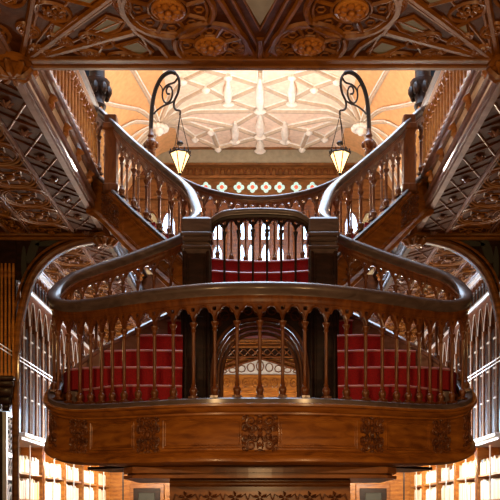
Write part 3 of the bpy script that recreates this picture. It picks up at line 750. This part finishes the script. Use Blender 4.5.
def vrib(a, b, r=.042):
    n = 12; pts = [(a[0]+(b[0]-a[0])*k/n, a[1]+(b[1]-a[1])*k/n) for k in range(n+1)]
    rb.tube([(x, y, HV(x, y)) for x, y in pts], r, 6)
    dx, dy = b[0]-a[0], b[1]-a[1]; L_ = math.hypot(dx, dy); ox, oy = -dy/L_*.05, dx/L_*.05
    for sg in (1, -1): rl.tube([(x+ox*sg, y+oy*sg, HV(x, y)+.015) for x, y in pts], r*.45, 5)
O = vp(260, 111); N0 = vp(260, 86); N00 = vp(260, 71); S0 = vp(260, 137); S5 = vp(260, 150)
for s in (1, -1):
    mm = lambda q: (q[0]*s, q[1])
    Cn = (-2.0*s, 15.8)
    N1, N2, N3, N4, S1, S2, S3, S4 = [mm(vp(*q)) for q in ((228, 100), (206, 88), (183, 80), (228, 76), (233, 127), (211, 131), (195, 138), (218, 148))]
    for a, b in ((Cn, O), (Cn, N1), (Cn, N2), (Cn, N3), (Cn, S1), (Cn, S2), (Cn, S3), (O, N1), (O, S1), (N1, N0), (N2, N4), (N0, N4), (N1, N2), (N2, N3), (S1, S0), (S1, S2), (S2, S4), (S3, S4), (S0, S4), (N3, mm(vp(205, 70))), (N4, mm(vp(205, 70))), (S2, S3)): vrib(a, b)
    for tx, ty in ((-3.0, 13.6), (-3.2, 14.3), (-3.3, 15.1), (-3.3, 15.8), (-3.3, 16.5), (-3.2, 17.2), (-2.3, 13.6), (-2.5, 17.4)): vrib(Cn, (tx*s, ty), .032)
    for ang in range(12):
        a = ang*PI/6; bs.ell((Cn[0]+.14*math.cos(a), Cn[1]+.14*math.sin(a), HV(*Cn)-.03), (.07, .07, .05))
    bs.ell((Cn[0], Cn[1], HV(*Cn)-.08), (.1, .1, .1))
    for qa_, qb_ in (((228, 79), (228, 101)), ((235, 121), (235, 139))):
        a_, b_ = mm(vp(*qa_)), mm(vp(*qb_)); bs.tube([(a_[0], a_[1], ZV-.03), ((a_[0]+b_[0])/2, (a_[1]+b_[1])/2, ZV-.05), (b_[0], b_[1], ZV-.06)], [.03, .09, .05], 8); bs.ell((b_[0], b_[1], ZV-.06), (.12, .07, .06))
    for q in (N2, N3, N4, S2, S3, S4): rl.lathe([(.07, 0), (.08, -.05), (.04, -.09), (.01, -.1)], (q[0], q[1], HV(*q)), 8)
for a, b in ((O, N0), (N0, N00), (O, S0), (S0, S5)): vrib(a, b, .04)
for q, q2 in (((260, 76), (260, 108)), ((260, 113), (260, 134)), ((260, 139), (260, 148))):
    a_, b_ = vp(*q), vp(*q2); bs.tube([(0, a_[1], ZV-.04), (0, (a_[1]+b_[1])/2, ZV-.06), (0, b_[1], ZV-.05)], [.03, .10, .06], 8); bs.ell((0, b_[1], ZV-.07), (.13, .08, .06))
rb.build('vault_rib', RIBM, V, smooth=True); rl.build('rib_edge', BOSSM, V, smooth=True); bs.build('white_boss', BOSSM, V, smooth=True)

# skylight over the stair void
SK = srt('window_1')
MB().box(-1.55, 1.55, 7.0, 12.6, 8.30, 8.32).build('skylight_glass', SKY, SK)
m = MB()
for k in range(7): m.box(-1.6+3.2*k/6-.03, -1.6+3.2*k/6+.03, 7.0, 12.6, 8.22, 8.30)
for k in range(9): m.box(-1.6, 1.6, 7.0+5.6*k/8-.03, 7.0+5.6*k/8+.03, 8.22, 8.30)
m.build('skylight_bar', IRON, SK)
m = MB(); m.box(-3.65, -1.6, 1.5, 13.2, 8.2, 8.35); m.box(1.6, 3.65, 1.5, 13.2, 8.2, 8.35); m.box(-1.6, 1.6, 1.5, 7.0, 8.2, 8.35); m.box(-1.6, 1.6, 12.6, 13.2, 8.0, 8.35)
struct(m.build('ceiling_upper', CREAMP))

# ------------------------------------------------------------------ walls and floor
struct(MB().box(-3.7, 3.7, -3.0, 20.0, -1.75, -1.6).build('floor', FLOORM))
struct(MB().box(-3.85, -3.66, -3.0, 17.8, -1.6, 3.62).build('wall_left', W_DARK)); struct(MB().box(3.66, 3.85, -3.0, 17.8, -1.6, 3.62).build('wall_right', W_DARK))
struct(MB().box(-3.85, -3.66, 1.5, 17.8, 3.62, 8.35).build('wall_left_upper', CREAMP)); struct(MB().box(3.66, 3.85, 1.5, 17.8, 3.62, 8.35).build('wall_right_upper', CREAMP))
struct(MB().box(-3.85, 3.85, -3.2, -3.0, -1.6, 3.62).build('wall_near', W_DARK))
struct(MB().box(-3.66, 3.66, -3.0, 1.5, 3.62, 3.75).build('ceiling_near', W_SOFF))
# far wall: ground part, upper part with the window opening
YW = 17.56
m = MB(); m.box(-3.66, -.55, YW, YW+.15, -1.6, 3.6); m.box(.55, 3.66, YW, YW+.15, -1.6, 3.6); m.box(-.55, .55, YW, YW+.15, 1.0, 3.6)
struct(m.build('wall_far', W_GOLD))
D = srt('door_1')
m = MB(); m.box(-.55, .55, YW+.03, YW+.1, -1.6, 1.0); m.build('door_leaf', W_DARK, D)
m = MB()
for sx in (-1, 1):
    for z0, z1 in ((-.3, .8), (-1.4, -.5)): m.box(min(sx*.1, sx*.45), max(sx*.1, sx*.45), YW, YW+.05, z0, z1, .01)
m.build('door_panel', W_PANEL, D)
# soffit of the entrance gallery
EN = srt('ceiling_entrance')
MB().box(-2.0, 2.0, 13.3, YW, 3.6, 3.95).build('soffit_board', W_SOFF, EN)
m = MB()
for k in range(13): m.tube([(-2, 13.4+k*.33, 3.59), (2, 13.4+k*.33, 3.59)], .03 if k % 3 == 0 else .015, 6)
for k in range(24): m.tube([(-2+k*.17, 13.4, 3.595), (-2+(k+3)*.17, 14.1, 3.595)], .012, 5)
for k in range(60): x = -1.2+2.4*(k % 20)/19; y = 15.6+.6*(k//20); m.tube([(x-.06, y, 3.59), (x, y+.09, 3.58), (x+.06, y, 3.59), (x, y-.09, 3.58)], .011, 5, closed=True)
m.build('soffit_rib', W_RIB, EN, smooth=True)
TR = srt('trim_tympanum')
m = MB(); m.box(-1.9, 1.9, YW-.12, YW, 2.62, 3.0, .02); m.build('frieze_board', W_GOLD, TR)
m = MB()
for k in range(12):
    cx = -1.15+2.3*k/11; m.tube([(cx+.075*math.cos(t*PI/5), YW-.13, 2.81+.1*math.sin(t*PI/5)) for t in range(10)], .014, 5, closed=True); m.ell((cx, YW-.13, 2.81), (.03, .02, .04))
m.build('frieze_carving', W_PANEL, TR)
MB().prism([(-1.15, 3.0), (1.15, 3.0), (0, 3.33)], YW-.08, YW-.02).map(lambda x, y, z: (x, z, y)).build('tympanum_panel', PALE, TR)
m = MB(); m.tube([(-1.25, YW-.1, 2.98), (0, YW-.1, 3.36), (1.25, YW-.1, 2.98)], .03, 6); m.tube([(-1.3, YW-.08, 3.06), (0, YW-.08, 3.48), (1.3, YW-.08, 3.06)], .03, 6)
for k in range(9):
    cx = -.8+1.6*k/8; hh = .33*(1-abs(cx)/1.15)*.5; m.tube([(cx+.08*math.cos(t*PI/4), YW-.09, 3.02+hh+hh*.7*math.sin(t*PI/4)) for t in range(8)], .012, 4, closed=True)
m.build('gable_moulding', W_BAL, TR, smooth=True)
LT = srt('trim_lattice')
MB().box(-1.9, 1.9, YW-.14, YW-.02, 3.36, 3.6, .01).map(lambda x, y, z: (x, y+.04, z)).build('lattice_board', W_DARK, LT)
m = MB()
for k in range(22):
    cx = -1.8+.17*k; m.tube([(cx-.08, YW-.12, 3.40), (cx+.08, YW-.12, 3.56)], .012, 5); m.tube([(cx+.08, YW-.12, 3.40), (cx-.08, YW-.12, 3.56)], .012, 5)
for z in (3.38, 3.59): m.tube([(-1.9, YW-.12, z), (1.9, YW-.12, z)], .02, 6)
m.build('lattice', W_BAL, LT)
# upper far wall
m = MB()
m.box(-3.66, -1.75, YW, YW+.15, 3.6, 8.4); m.box(1.75, 3.66, YW, YW+.15, 3.6, 8.4); m.box(-1.75, 1.75, YW, YW+.15, 6.95, 8.4); m.box(-1.75, 1.75, YW, YW+.15, 3.6, 4.5)
struct(m.build('wall_far_upper', W_BROWN))
CO = srt('trim_cornice')
MB().box(-3.3, 3.3, YW-.12, YW, 7.6, 7.95).build('cornice_band', GREYP, CO)
m = MB(); m.box(-3.3, 3.3, YW-.2, YW, 7.9, 7.96, .02); m.box(-3.3, 3.3, YW-.16, YW, 7.56, 7.6, .01); m.box(-3.3, 3.3, YW-.1, YW, 7.3, 7.36, .01); m.box(-3.3, 3.3, YW-.1, YW, 6.84, 6.88, .01)
m.build('cornice_moulding', W_BROWN, CO)
m = MB()
for k in range(46):
    cx = -3.2+k*.14; m.tube([(cx+.06*math.cos(t), YW-.03, 7.40+.13*math.sin(t)) for t in [PI*j/8 for j in range(9)]], .016, 5)
m.build('frieze_loops', W_BAL, CO)
W2 = srt('window_2')
MB().box(-1.75, 1.75, YW+.1, YW+.12, 4.5, 6.62).build('pane', WIN, W2)
lights = [(-1.5, .06), (-.93, .13), (-.40, .075), (-.2, .075), (.12, .12), (.45, .09), (.98, .1), (1.27, .05), (1.55, .06)]
m = MB(); fnw = lambda a, b, d: (a, d, b)
lights = [(a, b*.72) for a, b in lights]; prev = -1.75
tiers = ((4.6, 5.3), (5.38, 5.88), (5.98, 6.42))
for cx, hw in lights:
    m.box(prev, cx-hw, YW-.02, YW+.08, 4.5, 6.95)
    zprev = 4.5
    for z0, z1 in tiers:
        m.box(cx-hw, cx+hw, YW-.02, YW+.08, zprev, z0)
        n = 12; nx = tiers[tiers.index((z0, z1))+1][0] if tiers.index((z0, z1)) < 2 else 6.95
        m.strip([(cx-hw+2*hw*i/n, z1-.2+arch_y(i/n, .2, .14), z1+.02) for i in range(n+1)], fnw, YW-.02, YW+.08)
        zprev = z1+.015
    m.box(cx-hw, cx+hw, YW-.02, YW+.08, 6.43, 6.95)
    prev = cx+hw
m.box(prev, 1.75, YW-.02, YW+.08, 4.5, 6.95)
m.build('window_frame', W_CARVE, W2)
m = MB()
for k in range(12): m.lathe([(.03, 4.5), (.03, 6.0), (.05, 6.05), (.05, 6.1), (.03, 6.12), (.03, 6.6)], (-1.65+.3*k, YW-.05, 0), 8)
m.build('window_colonette', W_CARVE, W2)
# row of coloured quatrefoils
qa = MB(); qb = MB(); qf = MB()
for px in (202, 220, 240, 251.5, 266, 281, 300, 318) if False else [190, 206, 222, 239, 252.5, 266, 279.5, 296, 312, 328]:
    cx = (px-260)*YW/800; cz = 6.99-.02
    cz = (512-188.5)*YW/800
    for k in range(4):
        a = k*PI/2; qa.lathe([(.055, 0), (.055, .02)], (0, 0, 0), 12); 
        n0 = len(qa.v)-24; qa.v[n0:] = [(cx+.062*math.cos(a)+x, YW-.05-z, cz+.062*math.sin(a)+y) for x, y, z in qa.v[n0:]]
    qb.ell((cx, YW-.075, cz), (.045, .02, .045)); 
qa.build('quatrefoil_glass', AQUA, W2); qb.build('quatrefoil_centre', ROSE, W2)

# side lancets of the upper facade, with khaki wall panels between
for sx in (-1, 1):
    n_ = 'window_3' if sx < 0 else 'window_4'
    Wn = srt(n_)
    for cx in (2.0, 2.36, 2.72):
        MB().strip([(sx*cx-.14+.28*i/10, 4.6, 6.3+arch_y(i/10, .25, .1)) for i in range(11)], fnw, YW-.03, YW-.01).build('pane', WIN if cx == 2.0 else OLIVE2, Wn)
        MB().tube([(sx*cx-.15, YW-.04, 4.6)]+[(sx*cx-.15+.30*i/10, YW-.04, 6.3+arch_y(i/10, .27, 0)) for i in range(11)]+[(sx*cx+.15, YW-.04, 4.6)], .022, 6).build('frame', W_BAL, Wn)
for i, sx in enumerate((-1, 1)):
    Dn = srt('door_%d' % (i+2)); x0, x1 = sorted((sx*2.85, sx*2.1))
    MB().box(x0, x1, YW-.06, YW, -1.6, .62, .01).build('door_frame', W_PANEL, Dn)
    MB().box(x0+.08, x1-.08, YW-.08, YW-.05, -1.5, .52, .01).build('door_leaf', W_DARK, Dn)
    MB().box((x0+x1)/2-.18, (x0+x1)/2+.18, YW-.10, YW-.07, -.1, .42, .01).build('door_glass', DKGREEN, Dn)
    Sn = srt('window_%d' % (i+5)); x0, x1 = sorted((sx*1.0, sx*1.9))  # unseen window added to cast cool light along the cabinets
    MB().box(x0, x1, YW-.05, YW-.03, 1.05, 2.25).build('pane', FILLWIN, Sn)
    m = MB()
    for k in range(5): m.box(x0+(x1-x0)*k/4-.02, x0+(x1-x0)*k/4+.02, YW-.09, YW-.02, 1.0, 2.3)
    for z in (1.02, 1.65, 2.27): m.box(x0, x1, YW-.09, YW-.02, z-.02, z+.02)
    m.build('frame', W_DARK, Sn)
# upper arcade columns beside the void
def ucol():
    for Y, x in ((11.2, -2.28),):
        Cc = thing('gallery_column', 'clustered wooden column with dark foliate capital on the %s gallery' % SIDE(), 'column', (x, Y, 3.95))
        m = MB()
        for k in range(4):
            a = k*PI/2+PI/4; m.lathe([(.05, 3.95), (.07, 4.0), (.045, 4.1), (.045, 5.6), (.05, 5.65)], (x+.06*math.cos(a), Y+.06*math.sin(a), 0), 8)
        m.build('shaft', W_GOLD, Cc, smooth=True)
        m = MB(); m.lathe([(.09, 5.6), (.13, 5.68), (.10, 5.74), (.13, 5.86), (.18, 5.96), (.18, 6.02), (.11, 6.06), (.11, 7.6)], (x, Y, 0), 12)
        for k in range(8): m.ell((x+.16*math.cos(k*PI/4), Y+.16*math.sin(k*PI/4), 5.88), (.05, .05, .09))
        m.build('capital', W_DARK, Cc, smooth=True)
for MIR in (False, True): ucol()
MIR = False

# ------------------------------------------------------------------ bookcases along both walls
SH = [.56, .18, -.2, -.6, -1.0]
def cases():
    sd = SIDE(); words = ['nearest', 'second', 'third', 'fourth', 'fifth']
    for k in range(5):
        Y0 = 10.8+1.34*k; Y1 = Y0+1.34
        B = thing('bookcase', 'open wooden bookcase full of pale books along the %s wall, %s from the pier' % (sd, words[k]), 'bookcase', (-3.45, (Y0+Y1)/2, -1.6))
        MB().box(-3.64, -3.62, Y0, Y1, -1.6, .98).build('back_panel', W_GOLD, B)
        for y in (Y0, Y1-.03): MB().box(-3.62, -3.29, y, y+.03, -1.6, .98).build('side_panel', W_GOLD, B)
        for z in SH: MB().box(-3.62, -3.30, Y0+.03, Y1-.03, z-.03, z).build('shelf', W_GOLD, B)
        MB().box(-3.62, -3.28, Y0+.03, Y1-.03, -1.6, -1.45).build('plinth', W_DARK, B)
        m = MB(); m.box(-3.285, -3.265, Y0-.012, Y0+.012, -1.6, .98); m.build('front_post', W_GOLD, B)
        m = MB(); m.lathe([(.011, -1.6), (.011, .95)], (-3.27, (Y0+Y1)/2-.1, 0), 6); m.build('mullion', PALE, B)
        m = MB(); m.box(-3.62, -3.22, Y0, Y1, .98, 1.02, .008); m.box(-3.62, -3.17, Y0, Y1, 1.02, 1.08, .012)
        m.build('cornice', PALE, B)
        G = thing('glazed_cabinet', 'tall glazed cabinet with pointed tracery above the %s bookcase along the %s wall' % (words[k], sd), 'cabinet', (-3.45, (Y0+Y1)/2, 1.08))
        MB().box(-3.64, -3.5, Y0, Y1, 1.08, 3.58).build('cabinet_back', DARKBACK, G)
        n = 4; w = (Y1-Y0)/n; m = MB(); mf = MB(); gb = MB()
        for i in range(n):
            ya = Y0+i*w
            m.strip([(ya+w*j/16, 2.62+arch_y(j/16, .42, .1), 3.14) for j in range(17)], lambda a, b, d: (d, a, b), -3.36, -3.31)
            for zc in (1.6, 2.02, 2.44): gb.box(-3.325, -3.295, ya+.01, ya+w*.5, zc, zc+.02)
            gb.lathe([(.007, 1.1), (.007, 2.66)], (-3.288, ya+.012, 0), 5)
            gb.tube([(-3.30, ya+w*j/16, 2.615+arch_y(j/16, .42, .1)) for j in range(17)], .006, 4)  # pale line standing in for the bright edge of the tracery
            m.lathe([(.02, 1.1), (.014, 1.2), (.014, 2.55), (.026, 2.6), (.026, 2.66)], (-3.31, ya, 0), 6)
            m.lathe([(.008, 1.1), (.008, 2.95)], (-3.32, ya+w*.5, 0), 5)
        m.build('tracery', W_CARVE, G)
        for i in range(8):
            ya = Y0+(Y1-Y0)*i/8; mf.lathe([(.02, 3.2), (.012, 3.24), (.012, 3.4), (.022, 3.42)], (-3.33, ya+.08, 0), 6)
            mf.strip([(ya+.17*j/10, 3.42+arch_y(j/10, .08), 3.52) for j in range(11)], lambda a, b, d: (d, a, b), -3.36, -3.31)
        mf.build('frieze', W_BAL, G); gb.build('glazing_bar', PALE, G)
        m = MB(); m.box(-3.5, -3.28, Y0, Y1, 3.14, 3.19, .01); m.box(-3.5, -3.26, Y0, Y1, 3.52, 3.58, .01); m.build('cornice', PALE, G)
    # pale fretwork end panel by the pier
    E = thing('fretwork_panel', 'narrow pale fretwork cabinet end beside the %s wall pier' % sd, 'cabinet panel', (-3.3, 10.64, -1.6))
    MB().box(-3.6, -3.33, 10.34, 10.79, -1.6, 1.3).build('backing', W_DARK, E)
    m = MB()
    for y in (10.37, 10.77): m.box(-3.33, -3.28, y-.025, y+.025, -1.6, 1.3)
    for z in (1.25, .72, .42, -.2): m.box(-3.33, -3.28, 10.37, 10.77, z, z+.05)
    for j in range(4):
        for zc in (.535, .64): m.tube([(-3.30, 10.43+.093*j+.045*math.cos(t*PI/4), zc+.05*math.sin(t*PI/4)) for t in range(8)], .011, 4, closed=True)
    for j in range(7):
        zc = .80+.065*j
        m.tube([(-3.30, 10.40, zc), (-3.29, 10.48+.05*(j % 2), zc+.03), (-3.30, 10.57, zc-.01), (-3.29, 10.66-.04*(j % 2), zc+.04), (-3.30, 10.75, zc)], .014, 4)
    for sc in (1, .55): m.tube([(-3.30, 10.57+.15*sc*math.cos(t*PI/8), .12+.24*sc*math.sin(t*PI/8)) for t in range(16)], .018, 5, closed=True)
    m.build('fretwork', PALE, E)
    LR = thing('ladder_rail', 'pair of thin brass rails running across the glazed cabinets on the %s wall' % sd, 'rail', (-3.22, 9.5, 2.0))
    for z in (2.02, 2.07): MB().tube([(-3.2, 9.0, z), (-3.2, 13.2, z)], .008, 6).build('rod', PALE, LR)
for MIR in (False, True): cases()
MIR = False
# books: nearest ones one by one, the far ones as one mass
R = random.Random(3); bk = {}
def book_src(i):
    if i not in bk:
        m = MB(); m.box(-.5, .5, -.5, .5, 0, 1, .04)
        m.box(-.5, .502, -.51, -.3, .12, .16); m.box(-.5, .502, -.51, -.3, .8, .84)
        bk[i] = m.map(lambda x, y, z: (x, y, z-EYE)).build('book', BOOKM[i], None)
    return bk[i]
NAMES = ['ivory', 'white', 'tan', 'grey', 'blue', 'yellow', 'red', 'brown']
cnt = 0; far = [MB() for _ in range(2)]
for MIR in (False, True):
    for row, z in enumerate((.56, .18)):
        y = 10.86
        while y < 17.3:
            in_case = (y-10.8) % 1.34
            if in_case < .05: y += .05; continue
            if in_case > 1.26: y += .08; continue
            t = R.uniform(.028, .062); h = R.uniform(.17, .25) if row == 0 else R.uniform(.24, .31)
            c = R.choices(range(8), (7, 7, 4, 1.6, .5, .6, .4, .8))[0]
            if y < 14.5:
                o = inst(book_src(c), (-3.42, y+t/2, z), None, scale=(.17, t*.94, h)); o.name = 'book'; cnt += 1
                tag(o, '%s-spined upright book among the %s books on the %s shelf of the %s wall bookcases' % (NAMES[c], NAMES[c], 'upper' if row == 0 else 'lower', SIDE()), 'book', '%s books on the %s shelf, %s wall' % (NAMES[c], 'upper' if row == 0 else 'lower', SIDE()))
            else:
                sx = -1 if MIR else 1
                a, b = sorted((sx*-3.5, sx*-3.34)); far[0].box(a, b, y, y+t*.94, z, z+h)
            y += t*1.02
MIR = False
for s_ in bk.values(): drop(s_)
o = far[0].build('distant_books', BOOKM[0]); tag(o, 'rows of pale books on the far bookcases of both walls, towards the doors', 'books'); o['kind'] = 'stuff'
print('books', cnt)

# lower flight, going down away from the landing
LF = thing('lower_stair_flight', 'carved wooden carcass of the lower stair flight under the landing', 'stairs', (0, 7.6, -1.6))
m = MB(); m.prism([(-.80, 7.08), (.80, 7.08), (.80, 7.16), (-.80, 7.16)], -.3, .29); m.build('frieze_panel', W_PANEL, LF)
m = MB()
for z in (.262, .235): m.tube([(-.8, 7.075, z), (.8, 7.075, z)], .012, 6)
m.build('frieze_moulding', W_PANEL, LF)
m = MB()
for k in range(7):
    cx = -.66+1.32*k/6
    for a in range(5):
        t = a*2*PI/5+PI/2; m.tube([(cx+.012*math.cos(t), 7.07, .13+.012*math.sin(t)), (cx+.04*math.cos(t), 7.058, .13+.035*math.sin(t)), (cx+.065*math.cos(t+.2), 7.075, .13+.055*math.sin(t+.2))], [.008, .015, .004], 5)
    for sx in (-1, 1): m.tube([(cx+sx*.05, 7.07, .13), (cx+sx*.09, 7.064, .16), (cx+sx*.11, 7.07, .10)], .007, 5)
m.build('frieze_carving', W_CARVE, LF, smooth=True)
m = MB()
for i in range(12):
    ya = 7.6+.27*i; m.prism([(-.45, ya), (.45, ya), (.45, ya+.27), (-.45, ya+.27)], .70-.2*(i+1)-.0, .90-.2*i)
m.build('steps', RED, LF)
m = MB()
for sx in (-1, 1):
    x0, x1 = sorted((sx*.45, sx*.5))
    m.add([(x0, 7.16, .29), (x1, 7.16, .29), (x0, 10.9, -1.3), (x1, 10.9, -1.3), (x0, 7.16, -.3), (x1, 7.16, -.3), (x0, 10.9, -1.6), (x1, 10.9, -1.6)], [(0, 1, 3, 2), (4, 5, 7, 6), (0, 2, 6, 4), (1, 3, 7, 5), (0, 1, 5, 4), (2, 3, 7, 6)])
m.build('string', W_DARK, LF)

# small ceiling spots in the hall beyond
for px, py, Y in ((124, 468, 13.0), (404, 468, 13.0), (390, 471, 14.2)):
    p = P(px, py, Y)
for i, (x, y, side) in enumerate(((-2.2, 12.8, 'left'), (2.33, 12.9, 'right'))):
    z = (512-468)*y/800
    S = thing('spotlight', 'small lit spotlight on a stem beyond the %s end of the landing apron' % side, 'lamp', (x, y, z))
    MB().ell((x, y, z), (.035, .035, .035)).build('bulb', BULB, S, smooth=True)
    MB().tube([(x, y+.05, -1.6), (x, y+.05, z-.02)], .012, 6).build('stem', IRON, S)

# ------------------------------------------------------------------ lights
def light(kind, loc, power, col, size=.1, rot=(0, 0, 0), sy=None):
    d = bpy.data.lights.new('lamp_or_fill', kind); d.energy = power; d.color = col
    if kind == 'AREA':
        d.size = size
        if sy: d.shape = 'RECTANGLE'; d.size_y = sy
    else: d.shadow_soft_size = size
    o = bpy.data.objects.new('lamp_or_fill', d); C.objects.link(o); o.location = (loc[0], loc[1], loc[2]+EYE); o.rotation_euler = rot
    return o
WARM = (1, .6, .27)
for sx in (-1, 1):
    light('POINT', (sx*2.1, 3.4, 1.5), 120, WARM, .15)  # added warm fill without a fitting, for near ceiling and apron
    light('POINT', (sx*2.3, 12.4, .95), 190, (1, .86, .68), .05)  # added fill hidden behind the apron to brighten the books
    light('POINT', (sx*2.4, 15.8, .95), 150, (1, .8, .55), .05)  # second added fill, for the farther shelves
    light('POINT', (sx*3.32, 9.55, 2.0), 9, (1, .62, .22), .05)
    light('POINT', (sx*2.8, 8.2, 5.3), 40, (1, .7, .4), .1)
    light('POINT', (sx*2.6, 13.3, 5.6), 90, (1, .7, .4), .1)
    light('POINT', (sx*1.0, 9.72, 4.2), 6, (1, .7, .4), .06)
light('POINT', (0, 1.2, .6), 190, WARM, .3)  # added warm fill close to the camera, no fitting modelled
light('POINT', (0, 14.2, 5.4), 330, (1, .88, .76), .2)  # added fill to brighten the vault, no lamp hangs here
light('POINT', (0, 14.8, 2.2), 30, (1, .8, .55), .15)  # added fill for the hall beyond the arch

w = bpy.data.worlds.new('world'); bpy.context.scene.world = w; w.use_nodes = True
w.node_tree.nodes['Background'].inputs[0].default_value = (.5, .6, .8, 1); w.node_tree.nodes['Background'].inputs[1].default_value = .04

cam = bpy.data.cameras.new('camera'); co = bpy.data.objects.new('camera', cam); C.objects.link(co)
co.location = (0, 0, EYE); co.rotation_euler = (PI/2, 0, 0); cam.lens = 57.6; cam.sensor_width = 36; cam.shift_x = -.02; cam.shift_y = .524; cam.clip_end = 200
s = bpy.context.scene; s.camera = co
s.view_settings.view_transform = 'Standard'; s.view_settings.look = 'None'; s.view_settings.exposure = 0; s.view_settings.gamma = 1
